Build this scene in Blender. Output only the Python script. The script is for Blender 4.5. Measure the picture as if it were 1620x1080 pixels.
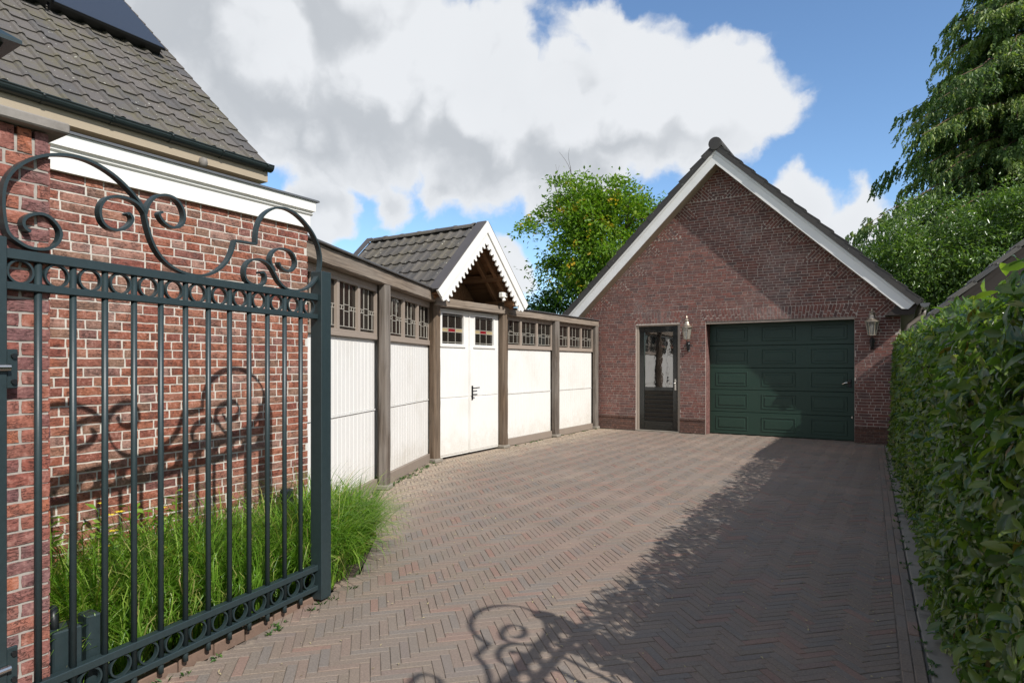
import bpy, math, random
import numpy as np
from mathutils import Vector, Matrix

for o in list(bpy.data.objects):
    bpy.data.objects.remove(o, do_unlink=True)
SC = bpy.context.scene
COL = SC.collection
R = math.radians
rng = np.random.default_rng(7)
random.seed(7)

# ------------------------------------------------------------------ camera
CAM_H, FPX, HORIZ = 1.5, 986.0, 577.0
YAW = math.atan2(620, 986)
cd = bpy.data.cameras.new('camera')
cd.sensor_width = 36.0
cd.lens = FPX / 1620 * 36
cd.shift_y = (HORIZ - 540) / 1620
cd.clip_start = 0.05
cd.clip_end = 2000
cam = bpy.data.objects.new('camera', cd)
COL.objects.link(cam)
cam.location = (0, 0, CAM_H)
cam.rotation_euler = (R(90), 0, YAW)
SC.camera = cam
FWD = np.array([-math.sin(YAW), math.cos(YAW)])
RGT = np.array([math.cos(YAW), math.sin(YAW)])

# ------------------------------------------------------------------ light
SUN_AZ, SUN_EL = R(18), R(41)          # the sun stands to the right and a little behind
to_sun = Vector((math.cos(SUN_AZ) * math.cos(SUN_EL), -math.sin(SUN_AZ) * math.cos(SUN_EL), math.sin(SUN_EL)))
sl = bpy.data.lights.new('sun', 'SUN')
sl.energy = 3.8
sl.angle = R(0.53)
sl.color = (1.0, 0.962, 0.905)
so = bpy.data.objects.new('sun', sl)
COL.objects.link(so)
so.rotation_euler = (-to_sun).to_track_quat('-Z', 'Y').to_euler()
so.location = (20, -7, 20)

SC.view_settings.view_transform = 'Standard'
SC.view_settings.look = 'None'
SC.view_settings.exposure = 0.55
SC.view_settings.gamma = 1.0
SC.view_settings.use_curve_mapping = False


def nd(nt, typ, **kw):
    n = nt.nodes.new(typ)
    for k, v in kw.items():
        setattr(n, k, v)
    return n


def mth(nt, op, a, b=None, c=None, clamp=False):
    n = nt.nodes.new('ShaderNodeMath')
    n.operation = op
    n.use_clamp = clamp
    for i, v in enumerate((a, b, c)):
        if v is None:
            continue
        if isinstance(v, (int, float)):
            n.inputs[i].default_value = v
        else:
            nt.links.new(v, n.inputs[i])
    return n.outputs[0]


def vmth(nt, op, a, b):
    n = nt.nodes.new('ShaderNodeVectorMath')
    n.operation = op
    for i, v in enumerate((a, b)):
        if isinstance(v, (tuple, list)):
            n.inputs[i].default_value = v
        elif isinstance(v, (int, float)):
            n.inputs['Scale'].default_value = v
        else:
            nt.links.new(v, n.inputs[i])
    return n


def noise(nt, vec, scale, detail=4, rough=0.55, dist=0.0):
    n = nt.nodes.new('ShaderNodeTexNoise')
    n.inputs['Scale'].default_value = scale
    n.inputs['Detail'].default_value = detail
    n.inputs['Roughness'].default_value = rough
    n.inputs['Distortion'].default_value = dist
    if vec is not None:
        nt.links.new(vec, n.inputs['Vector'])
    return n


def sstep(nt, x, lo, hi, a=0.0, b=1.0):
    n = nt.nodes.new('ShaderNodeMapRange')
    n.interpolation_type = 'SMOOTHSTEP'
    n.inputs['From Min'].default_value = lo
    n.inputs['From Max'].default_value = hi
    n.inputs['To Min'].default_value = a
    n.inputs['To Max'].default_value = b
    nt.links.new(x, n.inputs['Value'])
    return n.outputs[0]


def mixc(nt, f, a, b, mode='MIX'):
    n = nt.nodes.new('ShaderNodeMix')
    n.data_type = 'RGBA'
    n.blend_type = mode
    for s, v in (('Factor', f), ('A', a), ('B', b)):
        i = [x for x in n.inputs if x.name == s and (x.type == 'RGBA' if s != 'Factor' else x.type == 'VALUE')][0]
        if isinstance(v, (int, float)):
            i.default_value = v
        elif isinstance(v, (tuple, list)):
            i.default_value = tuple(v) + ((1,) if len(v) == 3 else ())
        else:
            nt.links.new(v, i)
    return [x for x in n.outputs if x.type == 'RGBA'][0]


# sky: Nishita with cumulus cover
def sky_dir(u, v):
    d = FWD + RGT * (u - 810) / FPX
    w = Vector((d[0], d[1], (HORIZ - v) / FPX))
    return w.normalized()


wd = bpy.data.worlds.new('World')
SC.world = wd
wd.use_nodes = True
wt = wd.node_tree
wt.nodes.clear()
w_out = nd(wt, 'ShaderNodeOutputWorld')
w_bg = nd(wt, 'ShaderNodeBackground')
SKY_STRENGTH = 0.13
w_bg.inputs['Strength'].default_value = SKY_STRENGTH
wt.links.new(w_bg.outputs[0], w_out.inputs['Surface'])
w_sky = nd(wt, 'ShaderNodeTexSky')
w_sky.sky_type = 'NISHITA'
w_sky.sun_disc = False
w_sky.sun_elevation = SUN_EL
w_sky.sun_rotation = R(108)
w_sky.air_density = 0.9
w_sky.dust_density = 0.0
w_sky.ozone_density = 3.0
w_tc = nd(wt, 'ShaderNodeTexCoord')
DIRV = w_tc.outputs['Generated']
clouds = [(250, -60, 250), (420, 80, 215), (600, 110, 205), (760, 165, 180), (900, 195, 150), (1010, 165, 135), (1120, 165, 105),
          (1195, 160, 80), (950, 70, 75), (960, 262, 70), (500, 200, 85), (700, 290, 40), (470, 250, 40),
          (490, 325, 62), (600, 300, 40), (815, 425, 48), (1255, 320, 55), (1335, 330, 60), (1420, 350, 60),
          (820, 45, 60), (560, -60, 190)]


def cloud_field(GV, det):
    """density of the cumulus cover in direction GV"""
    w1 = noise(wt, GV, 3.0, 2 if det < 5 else 3, 0.55)
    w2 = noise(wt, GV, 11.0, det, 0.6)
    o1 = vmth(wt, 'SCALE', vmth(wt, 'SUBTRACT', w1.outputs['Color'], (0.5, 0.5, 0.5)).outputs[0], 0.15)
    o2 = vmth(wt, 'SCALE', vmth(wt, 'SUBTRACT', w2.outputs['Color'], (0.5, 0.5, 0.5)).outputs[0], 0.055)
    wv_ = vmth(wt, 'ADD', vmth(wt, 'ADD', GV, o1.outputs[0]).outputs[0], o2.outputs[0]).outputs[0]
    acc = None
    for (u, v, r) in clouds:
        c = sky_dir(u, v)
        rad = (c - sky_dir(u, v - r)).length
        dn = vmth(wt, 'DISTANCE', wv_, tuple(c))
        g_ = min(1.0, rad / 0.10)
        val = mth(wt, 'MULTIPLY_ADD', dn.outputs['Value'], -g_ / rad, g_)
        acc = val if acc is None else mth(wt, 'SMOOTH_MAX', acc, val, 0.12)
    # the same kind of cloud over the unseen sky, cover raised for neutral fill
    wide = noise(wt, wv_, 1.7, 2, 0.5)
    behind = vmth(wt, 'DOT_PRODUCT', GV, tuple(sky_dir(810, 300)))
    wide_v = mth(wt, 'SUBTRACT', wide.outputs['Fac'], sstep(wt, behind.outputs['Value'], 0.45, 0.75, 0.45, 0.95))
    acc = mth(wt, 'MAXIMUM', acc, mth(wt, 'MULTIPLY', wide_v, 3.0))
    b_ = noise(wt, wv_, 8.0, det - 1, 0.52)                     # billows: folded noise gives round heads
    fold = mth(wt, 'ABSOLUTE', mth(wt, 'MULTIPLY_ADD', b_.outputs['Fac'], 2.0, -1.0))
    return mth(wt, 'ADD', acc, mth(wt, 'MULTIPLY_ADD', fold, -0.70, 0.14))


d0 = cloud_field(DIRV, 6)
sunward = vmth(wt, 'ADD', DIRV, tuple(to_sun * 0.055 + Vector((0, 0, 0.02))))
d1 = cloud_field(sunward.outputs[0], 3)
cover = sstep(wt, d0, -0.07, 0.17)
thick = sstep(wt, d0, 0.05, 0.60)
# lit where the cloud thins out towards the sun, grey where more cloud lies that way
lit = sstep(wt, mth(wt, 'SUBTRACT', d0, d1), -0.17, 0.27)
soft = noise(wt, DIRV, 3.0, 4, 0.5)
lit = mth(wt, 'ADD', lit, mth(wt, 'MULTIPLY_ADD', soft.outputs['Fac'], 0.9, -0.45), clamp=True)
shade = mth(wt, 'MULTIPLY', thick, mth(wt, 'SUBTRACT', 1.0, lit), clamp=True)
k = 1.0 / SKY_STRENGTH
cl_col = mixc(wt, shade, (0.575 * k, 0.59 * k, 0.61 * k), (0.375 * k, 0.395 * k, 0.42 * k))
sky_bl = mixc(wt, 1.0, w_sky.outputs[0], (0.92, 1.0, 1.02), 'MULTIPLY')
sky_mix = mixc(wt, mth(wt, 'MULTIPLY', cover, 0.98), sky_bl, cl_col)
wt.links.new(sky_mix, w_bg.inputs['Color'])

# ------------------------------------------------------------------ materials
MATS = {}


def new_mat(name):
    m = bpy.data.materials.new(name)
    m.use_nodes = True
    nt = m.node_tree
    b = nt.nodes['Principled BSDF']
    MATS[name] = m
    return m, nt, b


def rnd_val(nt):
    """per piece random 0..1: an attribute where pieces are joined, the object's own random where not"""
    a = nd(nt, 'ShaderNodeAttribute', attribute_name='rnd')
    oi = nd(nt, 'ShaderNodeObjectInfo')
    return mth(nt, 'FRACT', mth(nt, 'ADD', a.outputs['Fac'], oi.outputs['Random']))


def ramp(nt, x, stops, interp='LINEAR'):
    r = nd(nt, 'ShaderNodeValToRGB')
    r.color_ramp.interpolation = interp
    el = r.color_ramp.elements
    while len(el) < len(stops):
        el.new(0.5)
    for e, (p, c) in zip(el, stops):
        e.position = p
        e.color = tuple(c) + (1,)
    nt.links.new(x, r.inputs['Fac'])
    return r.outputs['Color']


def bump(nt, b, h, strength=0.3, dist=0.01):
    n = nd(nt, 'ShaderNodeBump')
    n.inputs['Strength'].default_value = strength
    n.inputs['Distance'].default_value = dist
    nt.links.new(h, n.inputs['Height'])
    nt.links.new(n.outputs[0], b.inputs['Normal'])


def pos(nt):
    return nd(nt, 'ShaderNodeNewGeometry').outputs['Position']


def brick_mat(name, stops, bleach=0.0, bleach_col=(0.5, 0.45, 0.42), rough=0.9, fine=60):
    m, nt, b = new_mat(name)
    P = pos(nt)
    r = rnd_val(nt)
    c = ramp(nt, r, stops)
    n1 = noise(nt, P, fine, 5, 0.65)
    n2 = noise(nt, P, 14, 3)
    c = mixc(nt, 1.0, c, ramp(nt, n1.outputs['Fac'], [(0.25, (0.62, 0.62, 0.62)), (0.75, (1.3, 1.3, 1.3))]), 'MULTIPLY')
    c = mixc(nt, sstep(nt, n2.outputs['Fac'], 0.5, 0.75, 0, 0.35), c, (0.16, 0.11, 0.10))
    if bleach > 0:
        nb = noise(nt, P, 0.6, 7, 0.7)
        nb2 = noise(nt, P, 25, 4, 0.6)
        f = mth(nt, 'MULTIPLY', sstep(nt, nb.outputs['Fac'], 0.5, 0.72, 0, bleach), sstep(nt, nb2.outputs['Fac'], 0.35, 0.65, 0.3, 1))
        c = mixc(nt, f, c, bleach_col)
    b.inputs['Roughness'].default_value = rough
    b.inputs['Specular IOR Level'].default_value = 0.25
    st = nd(nt, 'ShaderNodeMapping')
    nt.links.new(P, st.inputs['Vector'])
    st.inputs['Scale'].default_value = (15, 15, 60)
    nf = noise(nt, st.outputs[0], 1.0, 5, 0.6, 1.4)
    # folds of the hand-moulded clay: thin dark creases on some bricks, pale sandy skin on others
    fold = sstep(nt, mth(nt, 'ABSOLUTE', mth(nt, 'SUBTRACT', nf.outputs['Fac'], 0.5)), 0.004, 0.03, 1, 0)
    fold = mth(nt, 'MULTIPLY', fold, sstep(nt, n2.outputs['Fac'], 0.44, 0.56))
    c = mixc(nt, mth(nt, 'MULTIPLY', fold, 0.6), c, (0.055, 0.03, 0.028))
    skin = mth(nt, 'MULTIPLY', sstep(nt, n2.outputs['Fac'], 0.5, 0.38), sstep(nt, n1.outputs['Fac'], 0.45, 0.65))
    c = mixc(nt, mth(nt, 'MULTIPLY', skin, 0.4), c, (0.42, 0.27, 0.225))
    nt.links.new(c, b.inputs['Base Color'])
    h = mth(nt, 'ADD', nf.outputs['Fac'], mth(nt, 'MULTIPLY', n1.outputs['Fac'], 0.5))
    h = mth(nt, 'SUBTRACT', h, mth(nt, 'MULTIPLY', fold, 0.5))
    bump(nt, b, h, 0.85, 0.006)
    return m


brick_mat('house_brick', [(0.0, (0.235, 0.072, 0.045)), (0.22, (0.30, 0.115, 0.068)), (0.40, (0.205, 0.068, 0.05)), (0.55, (0.205, 0.122, 0.085)),
                          (0.68, (0.32, 0.135, 0.085)), (0.80, (0.175, 0.072, 0.06)), (0.92, (0.32, 0.19, 0.15)), (1.0, (0.26, 0.092, 0.055))], 0.15)
brick_mat('pier_brick', [(0.0, (0.26, 0.085, 0.06)), (0.3, (0.19, 0.09, 0.085)), (0.55, (0.31, 0.115, 0.075)), (0.75, (0.21, 0.085, 0.075)), (0.9, (0.17, 0.085, 0.085)), (1.0, (0.36, 0.12, 0.06))], 0.1)
brick_mat('garage_brick', [(0.0, (0.215, 0.085, 0.068)), (0.25, (0.172, 0.078, 0.066)), (0.5, (0.148, 0.080, 0.072)), (0.72, (0.225, 0.102, 0.082)), (0.88, (0.115, 0.072, 0.068)), (1.0, (0.19, 0.08, 0.065))],
          0.5, (0.34, 0.30, 0.28))
brick_mat('plinth_brick', [(0.0, (0.13, 0.07, 0.055)), (0.5, (0.10, 0.06, 0.05)), (1.0, (0.15, 0.075, 0.055))], 0.1)


def mortar_mat(name, col):
    m, nt, b = new_mat(name)
    P = pos(nt)
    n = noise(nt, P, 45, 5, 0.7)
    n2 = noise(nt, P, 2.2, 4, 0.6)
    c = mixc(nt, n.outputs['Fac'], tuple(x * 0.72 for x in col), tuple(min(1, x * 1.2) for x in col))
    c = mixc(nt, sstep(nt, n2.outputs['Fac'], 0.5, 0.75, 0, 0.5), c, tuple(x * 0.55 for x in col))
    nt.links.new(c, b.inputs['Base Color'])
    b.inputs['Roughness'].default_value = 0.95
    bump(nt, b, n.outputs['Fac'], 0.5, 0.004)


mortar_mat('house_mortar', (0.53, 0.49, 0.43))
mortar_mat('pier_mortar', (0.34, 0.31, 0.275))
mortar_mat('garage_mortar', (0.47, 0.405, 0.355))
mortar_mat('plinth_mortar', (0.15, 0.12, 0.10))


def paver_mat():
    m, nt, b = new_mat('paver')
    P = pos(nt)
    r = rnd_val(nt)
    c = ramp(nt, r, [(0.0, (0.186, 0.150, 0.118)), (0.2, (0.205, 0.158, 0.125)), (0.38, (0.180, 0.151, 0.125)), (0.55, (0.210, 0.153, 0.121)),
                     (0.70, (0.190, 0.157, 0.130)), (0.83, (0.170, 0.148, 0.130)), (0.94, (0.228, 0.142, 0.110)), (1.0, (0.215, 0.150, 0.122))])
    n1 = noise(nt, P, 90, 4, 0.65)
    c = mixc(nt, 1.0, c, ramp(nt, n1.outputs['Fac'], [(0.25, (0.7, 0.7, 0.7)), (0.75, (1.28, 1.28, 1.28))]), 'MULTIPLY')
    n0 = noise(nt, P, 0.55, 4, 0.55)                 # larger redder and greyer areas
    c = mixc(nt, sstep(nt, n0.outputs['Fac'], 0.5, 0.66, 0, 0.38), c, (0.225, 0.150, 0.120))
    c = mixc(nt, sstep(nt, n0.outputs['Fac'], 0.48, 0.34, 0, 0.35), c, (0.205, 0.172, 0.146))
    # sand and dust: more along the timber wall
    sx = nd(nt, 'ShaderNodeSeparateXYZ')
    nt.links.new(P, sx.inputs[0])
    # distance from the timber wall line
    lx = mth(nt, 'MAXIMUM', mth(nt, 'MULTIPLY_ADD', sx.outputs[1], -0.4183, -3.07), -6.2)
    dx = mth(nt, 'SUBTRACT', sx.outputs[0], lx)
    nd_ = noise(nt, P, 2.3, 6, 0.65)
    near = sstep(nt, mth(nt, 'ADD', dx, mth(nt, 'MULTIPLY', nd_.outputs['Fac'], 1.6)), 0.85, 2.0, 1.0, 0.0)
    nfine = noise(nt, P, 30, 4, 0.6)
    f = mth(nt, 'MULTIPLY', near, sstep(nt, nfine.outputs['Fac'], 0.42, 0.6))
    c = mixc(nt, mth(nt, 'MULTIPLY', f, 0.85), c, (0.47, 0.38, 0.27))
    ng = noise(nt, P, 1.1, 5, 0.6)
    c = mixc(nt, mth(nt, 'MULTIPLY', sstep(nt, ng.outputs['Fac'], 0.45, 0.7), 0.30), c, (0.31, 0.25, 0.20))
    nt.links.new(c, b.inputs['Base Color'])
    b.inputs['Roughness'].default_value = 0.85
    b.inputs['Specular IOR Level'].default_value = 0.3
    bump(nt, b, n1.outputs['Fac'], 0.4, 0.003)


paver_mat()


def simple(name, col, rough=0.6, var=0.15, scale=8, bmp=0.0, bscale=40, metal=0.0, spec=0.5, coat=0.0, bdist=0.004, dirt=None, stretch=None):
    m, nt, b = new_mat(name)
    P = pos(nt)
    if stretch:
        st = nd(nt, 'ShaderNodeMapping')
        nt.links.new(P, st.inputs['Vector'])
        st.inputs['Scale'].default_value = stretch
        P = st.outputs[0]
    n = noise(nt, P, scale, 5, 0.6)
    c = mixc(nt, n.outputs['Fac'], tuple(x * (1 - var) for x in col), tuple(min(1, x * (1 + var)) for x in col))
    if dirt:
        n3 = noise(nt, P, dirt[1], 6, 0.65)
        c = mixc(nt, sstep(nt, n3.outputs['Fac'], 0.5, 0.75, 0, dirt[2]), c, dirt[0])
    nt.links.new(c, b.inputs['Base Color'])
    b.inputs['Roughness'].default_value = rough
    b.inputs['Metallic'].default_value = metal
    b.inputs['Specular IOR Level'].default_value = spec
    b.inputs['Coat Weight'].default_value = coat
    if bmp > 0:
        n2 = noise(nt, P, bscale, 4, 0.6)
        bump(nt, b, n2.outputs['Fac'], bmp, bdist)
    return m


simple('sand', (0.17, 0.135, 0.105), 0.95, 0.45, 40, 0.5, 90, dirt=((0.07, 0.055, 0.045), 3, 0.8))
simple('edging', (0.17, 0.11, 0.08), 0.9, 0.3, 30, 0.4, 60)
simple('earth', (0.07, 0.05, 0.035), 0.95, 0.4, 14, 0.8, 30, bdist=0.02)
simple('lawn', (0.06, 0.10, 0.025), 0.95, 0.4, 1.2, 0.6, 40, bdist=0.02)
simple('concrete', (0.23, 0.205, 0.17), 0.9, 0.3, 7, 0.45, 70, dirt=((0.085, 0.07, 0.055), 3.5, 0.85))
simple('cap_stone', (0.22, 0.20, 0.18), 0.85, 0.2, 18, 0.3, 80, dirt=((0.09, 0.08, 0.07), 4, 0.6))
simple('gate_paint', (0.019, 0.032, 0.035), 0.42, 0.25, 30, 0.06, 200, spec=0.5)
simple('white_paint', (0.70, 0.685, 0.65), 0.5, 0.03, 3, 0.05, 60, spec=0.35, dirt=((0.56, 0.53, 0.47), 1.1, 0.5))
simple('white_trim', (0.72, 0.705, 0.665), 0.45, 0.02, 3, spec=0.4, dirt=((0.62, 0.60, 0.55), 2.5, 0.25))
simple('barge_white', (0.74, 0.73, 0.71), 0.5, 0.03, 3, spec=0.35, dirt=((0.55, 0.54, 0.51), 2.0, 0.3))
simple('taupe_paint', (0.30, 0.245, 0.20), 0.55, 0.08, 6, 0.04, 60, dirt=((0.20, 0.16, 0.13), 3, 0.4))
simple('kick_board', (0.235, 0.19, 0.155), 0.6, 0.1, 5, 0.05, 60, dirt=((0.30, 0.25, 0.19), 3, 0.5))
simple('soffit_beige', (0.34, 0.28, 0.20), 0.7, 0.08, 6)
simple('zinc', (0.16, 0.16, 0.16), 0.45, 0.2, 5, metal=0.6)
simple('lead_sheet', (0.10, 0.09, 0.088), 0.55, 0.2, 6, 0.1, 30, metal=0.3)
simple('gutter_green', (0.014, 0.022, 0.021), 0.35, 0.2, 6, spec=0.5)
simple('dark_bitumen', (0.055, 0.055, 0.055), 0.9, 0.3, 8)
simple('dark_door', (0.011, 0.013, 0.012), 0.22, 0.15, 8, spec=0.5, coat=0.3)
simple('garage_green', (0.016, 0.042, 0.029), 0.45, 0.10, 30, 0.22, 160, spec=0.45, stretch=(1, 1, 4), bdist=0.002, dirt=((0.021, 0.044, 0.032), 1.4, 0.6))
simple('steel', (0.62, 0.60, 0.56), 0.25, 0.05, 8, metal=1.0)
simple('black_iron', (0.010, 0.011, 0.012), 0.35, 0.2, 30, spec=0.5)
simple('copper_dull', (0.42, 0.36, 0.29), 0.4, 0.2, 12, metal=0.9)
simple('brown_pipe', (0.17, 0.145, 0.125), 0.5, 0.15, 8)
simple('dark_soffit', (0.035, 0.026, 0.022), 0.8, 0.3, 8)
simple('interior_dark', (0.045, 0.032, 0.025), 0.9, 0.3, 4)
simple('bark', (0.085, 0.065, 0.048), 0.95, 0.35, 9, 0.9, 25, bdist=0.02)
simple('red_bark', (0.13, 0.075, 0.05), 0.95, 0.35, 9, 0.9, 25, bdist=0.02)
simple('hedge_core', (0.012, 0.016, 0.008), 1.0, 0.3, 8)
simple('black_plastic', (0.012, 0.015, 0.016), 0.4, 0.2, 20)
simple('lead_came', (0.46, 0.43, 0.37), 0.45, 0.1, 20, metal=0.2)
simple('bulb_white', (0.8, 0.78, 0.72), 0.35, 0.02, 5)
simple('red_flower', (0.45, 0.05, 0.06), 0.7, 0.2, 5)
simple('yellow_flower', (0.65, 0.50, 0.03), 0.7, 0.2, 5)
simple('litter', (0.36, 0.30, 0.16), 0.9, 0.5, 40)


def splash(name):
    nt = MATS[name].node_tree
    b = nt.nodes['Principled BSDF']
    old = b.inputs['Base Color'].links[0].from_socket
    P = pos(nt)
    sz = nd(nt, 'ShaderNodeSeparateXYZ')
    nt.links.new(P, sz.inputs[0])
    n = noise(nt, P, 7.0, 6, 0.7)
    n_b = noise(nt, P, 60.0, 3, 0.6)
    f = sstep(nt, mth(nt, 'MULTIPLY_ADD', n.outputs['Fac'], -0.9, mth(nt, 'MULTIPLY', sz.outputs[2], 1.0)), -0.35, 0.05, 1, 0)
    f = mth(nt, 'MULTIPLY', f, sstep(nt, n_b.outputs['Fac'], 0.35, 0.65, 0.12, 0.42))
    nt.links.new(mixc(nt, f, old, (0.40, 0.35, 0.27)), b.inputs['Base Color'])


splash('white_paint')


def solar_mat():
    m, nt, b = new_mat('solar_glass')
    b.inputs['Base Color'].default_value = (0.026, 0.029, 0.035, 1)
    b.inputs['Roughness'].default_value = 0.42
    b.inputs['Specular IOR Level'].default_value = 0.6
    b.inputs['Coat Weight'].default_value = 0.25
    b.inputs['Coat Roughness'].default_value = 0.25


solar_mat()


def tile_mat(name, cols, moss, moss_amt):
    m, nt, b = new_mat(name)
    P = pos(nt)
    r = rnd_val(nt)
    c = ramp(nt, r, [(0.0, cols[0]), (0.35, cols[1]), (0.7, cols[2]), (1.0, cols[0])])
    n1 = noise(nt, P, 70, 4, 0.7)
    c = mixc(nt, 1.0, c, ramp(nt, n1.outputs['Fac'], [(0.25, (0.7, 0.7, 0.7)), (0.75, (1.25, 1.25, 1.25))]), 'MULTIPLY')
    n2 = noise(nt, P, 1.6, 5, 0.6)
    n3 = noise(nt, P, 18, 4, 0.6)
    f = mth(nt, 'MULTIPLY', sstep(nt, n2.outputs['Fac'], 0.42, 0.65), sstep(nt, n3.outputs['Fac'], 0.3, 0.6))
    c = mixc(nt, mth(nt, 'MULTIPLY', f, moss_amt), c, moss)
    ns = noise(nt, P, 26, 1, 0.4)                          # pale lichen spots
    c = mixc(nt, sstep(nt, ns.outputs['Fac'], 0.735, 0.76, 0, 0.8), c, (0.42, 0.42, 0.36))
    nt.links.new(c, b.inputs['Base Color'])
    b.inputs['Roughness'].default_value = 0.75
    b.inputs['Specular IOR Level'].default_value = 0.35
    bump(nt, b, n1.outputs['Fac'], 0.35, 0.004)


tile_mat('house_tile', [(0.092, 0.083, 0.078), (0.118, 0.105, 0.095), (0.080, 0.076, 0.075)], (0.11, 0.098, 0.048), 0.55)
tile_mat('porch_tile', [(0.082, 0.074, 0.066), (0.105, 0.094, 0.082), (0.070, 0.066, 0.064)], (0.115, 0.10, 0.066), 0.6)
tile_mat('garage_tile', [(0.048, 0.045, 0.044), (0.058, 0.053, 0.05), (0.043, 0.041, 0.041)], (0.07, 0.066, 0.055), 0.3)
tile_mat('shed_tile', [(0.105, 0.098, 0.094), (0.13, 0.12, 0.11), (0.085, 0.083, 0.085)], (0.115, 0.10, 0.07), 0.5)


def wood_mat(name, dark, light, grey, greyamt):
    """grain runs along the object's local X"""
    m, nt, b = new_mat(name)
    tc = nd(nt, 'ShaderNodeTexCoord')
    oi = nd(nt, 'ShaderNodeObjectInfo')
    ofs = vmth(nt, 'ADD', tc.outputs['Object'], (0, 0, 0))
    cx = nd(nt, 'ShaderNodeCombineXYZ')
    nt.links.new(mth(nt, 'MULTIPLY', oi.outputs['Random'], 20), cx.inputs[0])
    nt.links.new(mth(nt, 'MULTIPLY', oi.outputs['Random'], 7), cx.inputs[1])
    nt.links.new(cx.outputs[0], ofs.inputs[1])
    mp = nd(nt, 'ShaderNodeMapping')
    nt.links.new(ofs.outputs[0], mp.inputs['Vector'])
    mp.inputs['Scale'].default_value = (1.3, 32, 32)
    n1 = noise(nt, mp.outputs[0], 1.0, 6, 0.62, 0.6)
    mp2 = nd(nt, 'ShaderNodeMapping')
    nt.links.new(ofs.outputs[0], mp2.inputs['Vector'])
    mp2.inputs['Scale'].default_value = (0.9, 5, 5)
    n2 = noise(nt, mp2.outputs[0], 1.0, 4, 0.55)
    c = mixc(nt, sstep(nt, n1.outputs['Fac'], 0.3, 0.7), dark, light)
    c = mixc(nt, mth(nt, 'MULTIPLY', sstep(nt, n2.outputs['Fac'], 0.35, 0.62), greyamt), c, grey)
    crack = sstep(nt, n1.outputs['Fac'], 0.27, 0.33, 1, 0)
    c = mixc(nt, mth(nt, 'MULTIPLY', crack, 0.7), c, (0.03, 0.022, 0.016))
    nt.links.new(c, b.inputs['Base Color'])
    b.inputs['Roughness'].default_value = 0.85
    b.inputs['Specular IOR Level'].default_value = 0.25
    bump(nt, b, n1.outputs['Fac'], 0.6, 0.006)


wood_mat('post_wood', (0.062, 0.048, 0.038), (0.165, 0.135, 0.11), (0.21, 0.19, 0.17), 0.5)
wood_mat('brown_post_wood', (0.06, 0.038, 0.024), (0.155, 0.108, 0.072), (0.17, 0.14, 0.11), 0.35)
wood_mat('beam_wood', (0.12, 0.09, 0.067), (0.27, 0.215, 0.165), (0.27, 0.235, 0.20), 0.4)
wood_mat('porch_wood', (0.15, 0.075, 0.036), (0.32, 0.17, 0.085), (0.22, 0.125, 0.07), 0.3)


def glass_mat(name, tint, refl=0.14, rough=0.02, opacity=0.55):
    m, nt, b = new_mat(name)
    nt.nodes.remove(b)
    out = [n for n in nt.nodes if n.type == 'OUTPUT_MATERIAL'][0]
    P = pos(nt)
    tr = nd(nt, 'ShaderNodeBsdfTransparent')
    tr.inputs['Color'].default_value = (*[1 - opacity * 0.6] * 3, 1)
    df = nd(nt, 'ShaderNodeBsdfDiffuse')
    df.inputs['Color'].default_value = (*tint, 1)
    gl = nd(nt, 'ShaderNodeBsdfGlossy')
    gl.inputs['Roughness'].default_value = rough
    n = noise(nt, P, 5.0, 3, 0.5)
    bp = nd(nt, 'ShaderNodeBump')
    bp.inputs['Strength'].default_value = 0.06
    bp.inputs['Distance'].default_value = 0.02
    nt.links.new(n.outputs['Fac'], bp.inputs['Height'])
    nt.links.new(bp.outputs[0], gl.inputs['Normal'])
    m1 = nd(nt, 'ShaderNodeMixShader')
    m1.inputs[0].default_value = opacity
    nt.links.new(tr.outputs[0], m1.inputs[1])
    nt.links.new(df.outputs[0], m1.inputs[2])
    fr = nd(nt, 'ShaderNodeFresnel')
    fr.inputs['IOR'].default_value = 1.5
    m2 = nd(nt, 'ShaderNodeMixShader')
    nt.links.new(mth(nt, 'MAXIMUM', fr.outputs[0], refl), m2.inputs[0])
    nt.links.new(m1.outputs[0], m2.inputs[1])
    nt.links.new(gl.outputs[0], m2.inputs[2])
    nt.links.new(m2.outputs[0], out.inputs['Surface'])


glass_mat('leaded_glass', (0.03, 0.025, 0.02), 0.035, 0.03, 0.55)
glass_mat('door_glass', (0.012, 0.014, 0.014), 0.34, 0.015, 0.75)
glass_mat('lamp_glass', (0.55, 0.52, 0.44), 0.10, 0.08, 0.35)
glass_mat('amber_glass', (0.30, 0.19, 0.05), 0.10, 0.08, 0.5)
glass_mat('red_glass', (0.20, 0.012, 0.016), 0.08, 0.05, 0.9)
glass_mat('cream_glass', (0.42, 0.33, 0.18), 0.08, 0.06, 0.8)


def leaf_mat(name, stops, rough=0.45, trans=0.25, spec=0.5, patch=None):
    m, nt, b = new_mat(name)
    r = rnd_val(nt)
    c = ramp(nt, r, stops)
    if patch:                                        # whole sprigs that have turned colour
        n = noise(nt, pos(nt), patch[1], 2, 0.5)
        c = mixc(nt, sstep(nt, n.outputs['Fac'], patch[2], patch[2] + 0.04), c, patch[0])
    nt.links.new(c, b.inputs['Base Color'])
    b.inputs['Roughness'].default_value = rough
    b.inputs['Specular IOR Level'].default_value = spec
    out = [n for n in nt.nodes if n.type == 'OUTPUT_MATERIAL'][0]
    t = nd(nt, 'ShaderNodeBsdfTranslucent')
    nt.links.new(mixc(nt, 1.0, c, (1.5, 1.7, 0.6), 'MULTIPLY'), t.inputs['Color'])
    mx = nd(nt, 'ShaderNodeMixShader')
    mx.inputs[0].default_value = trans
    nt.links.new(b.outputs[0], mx.inputs[1])
    nt.links.new(t.outputs[0], mx.inputs[2])
    nt.links.new(mx.outputs[0], out.inputs['Surface'])


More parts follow.
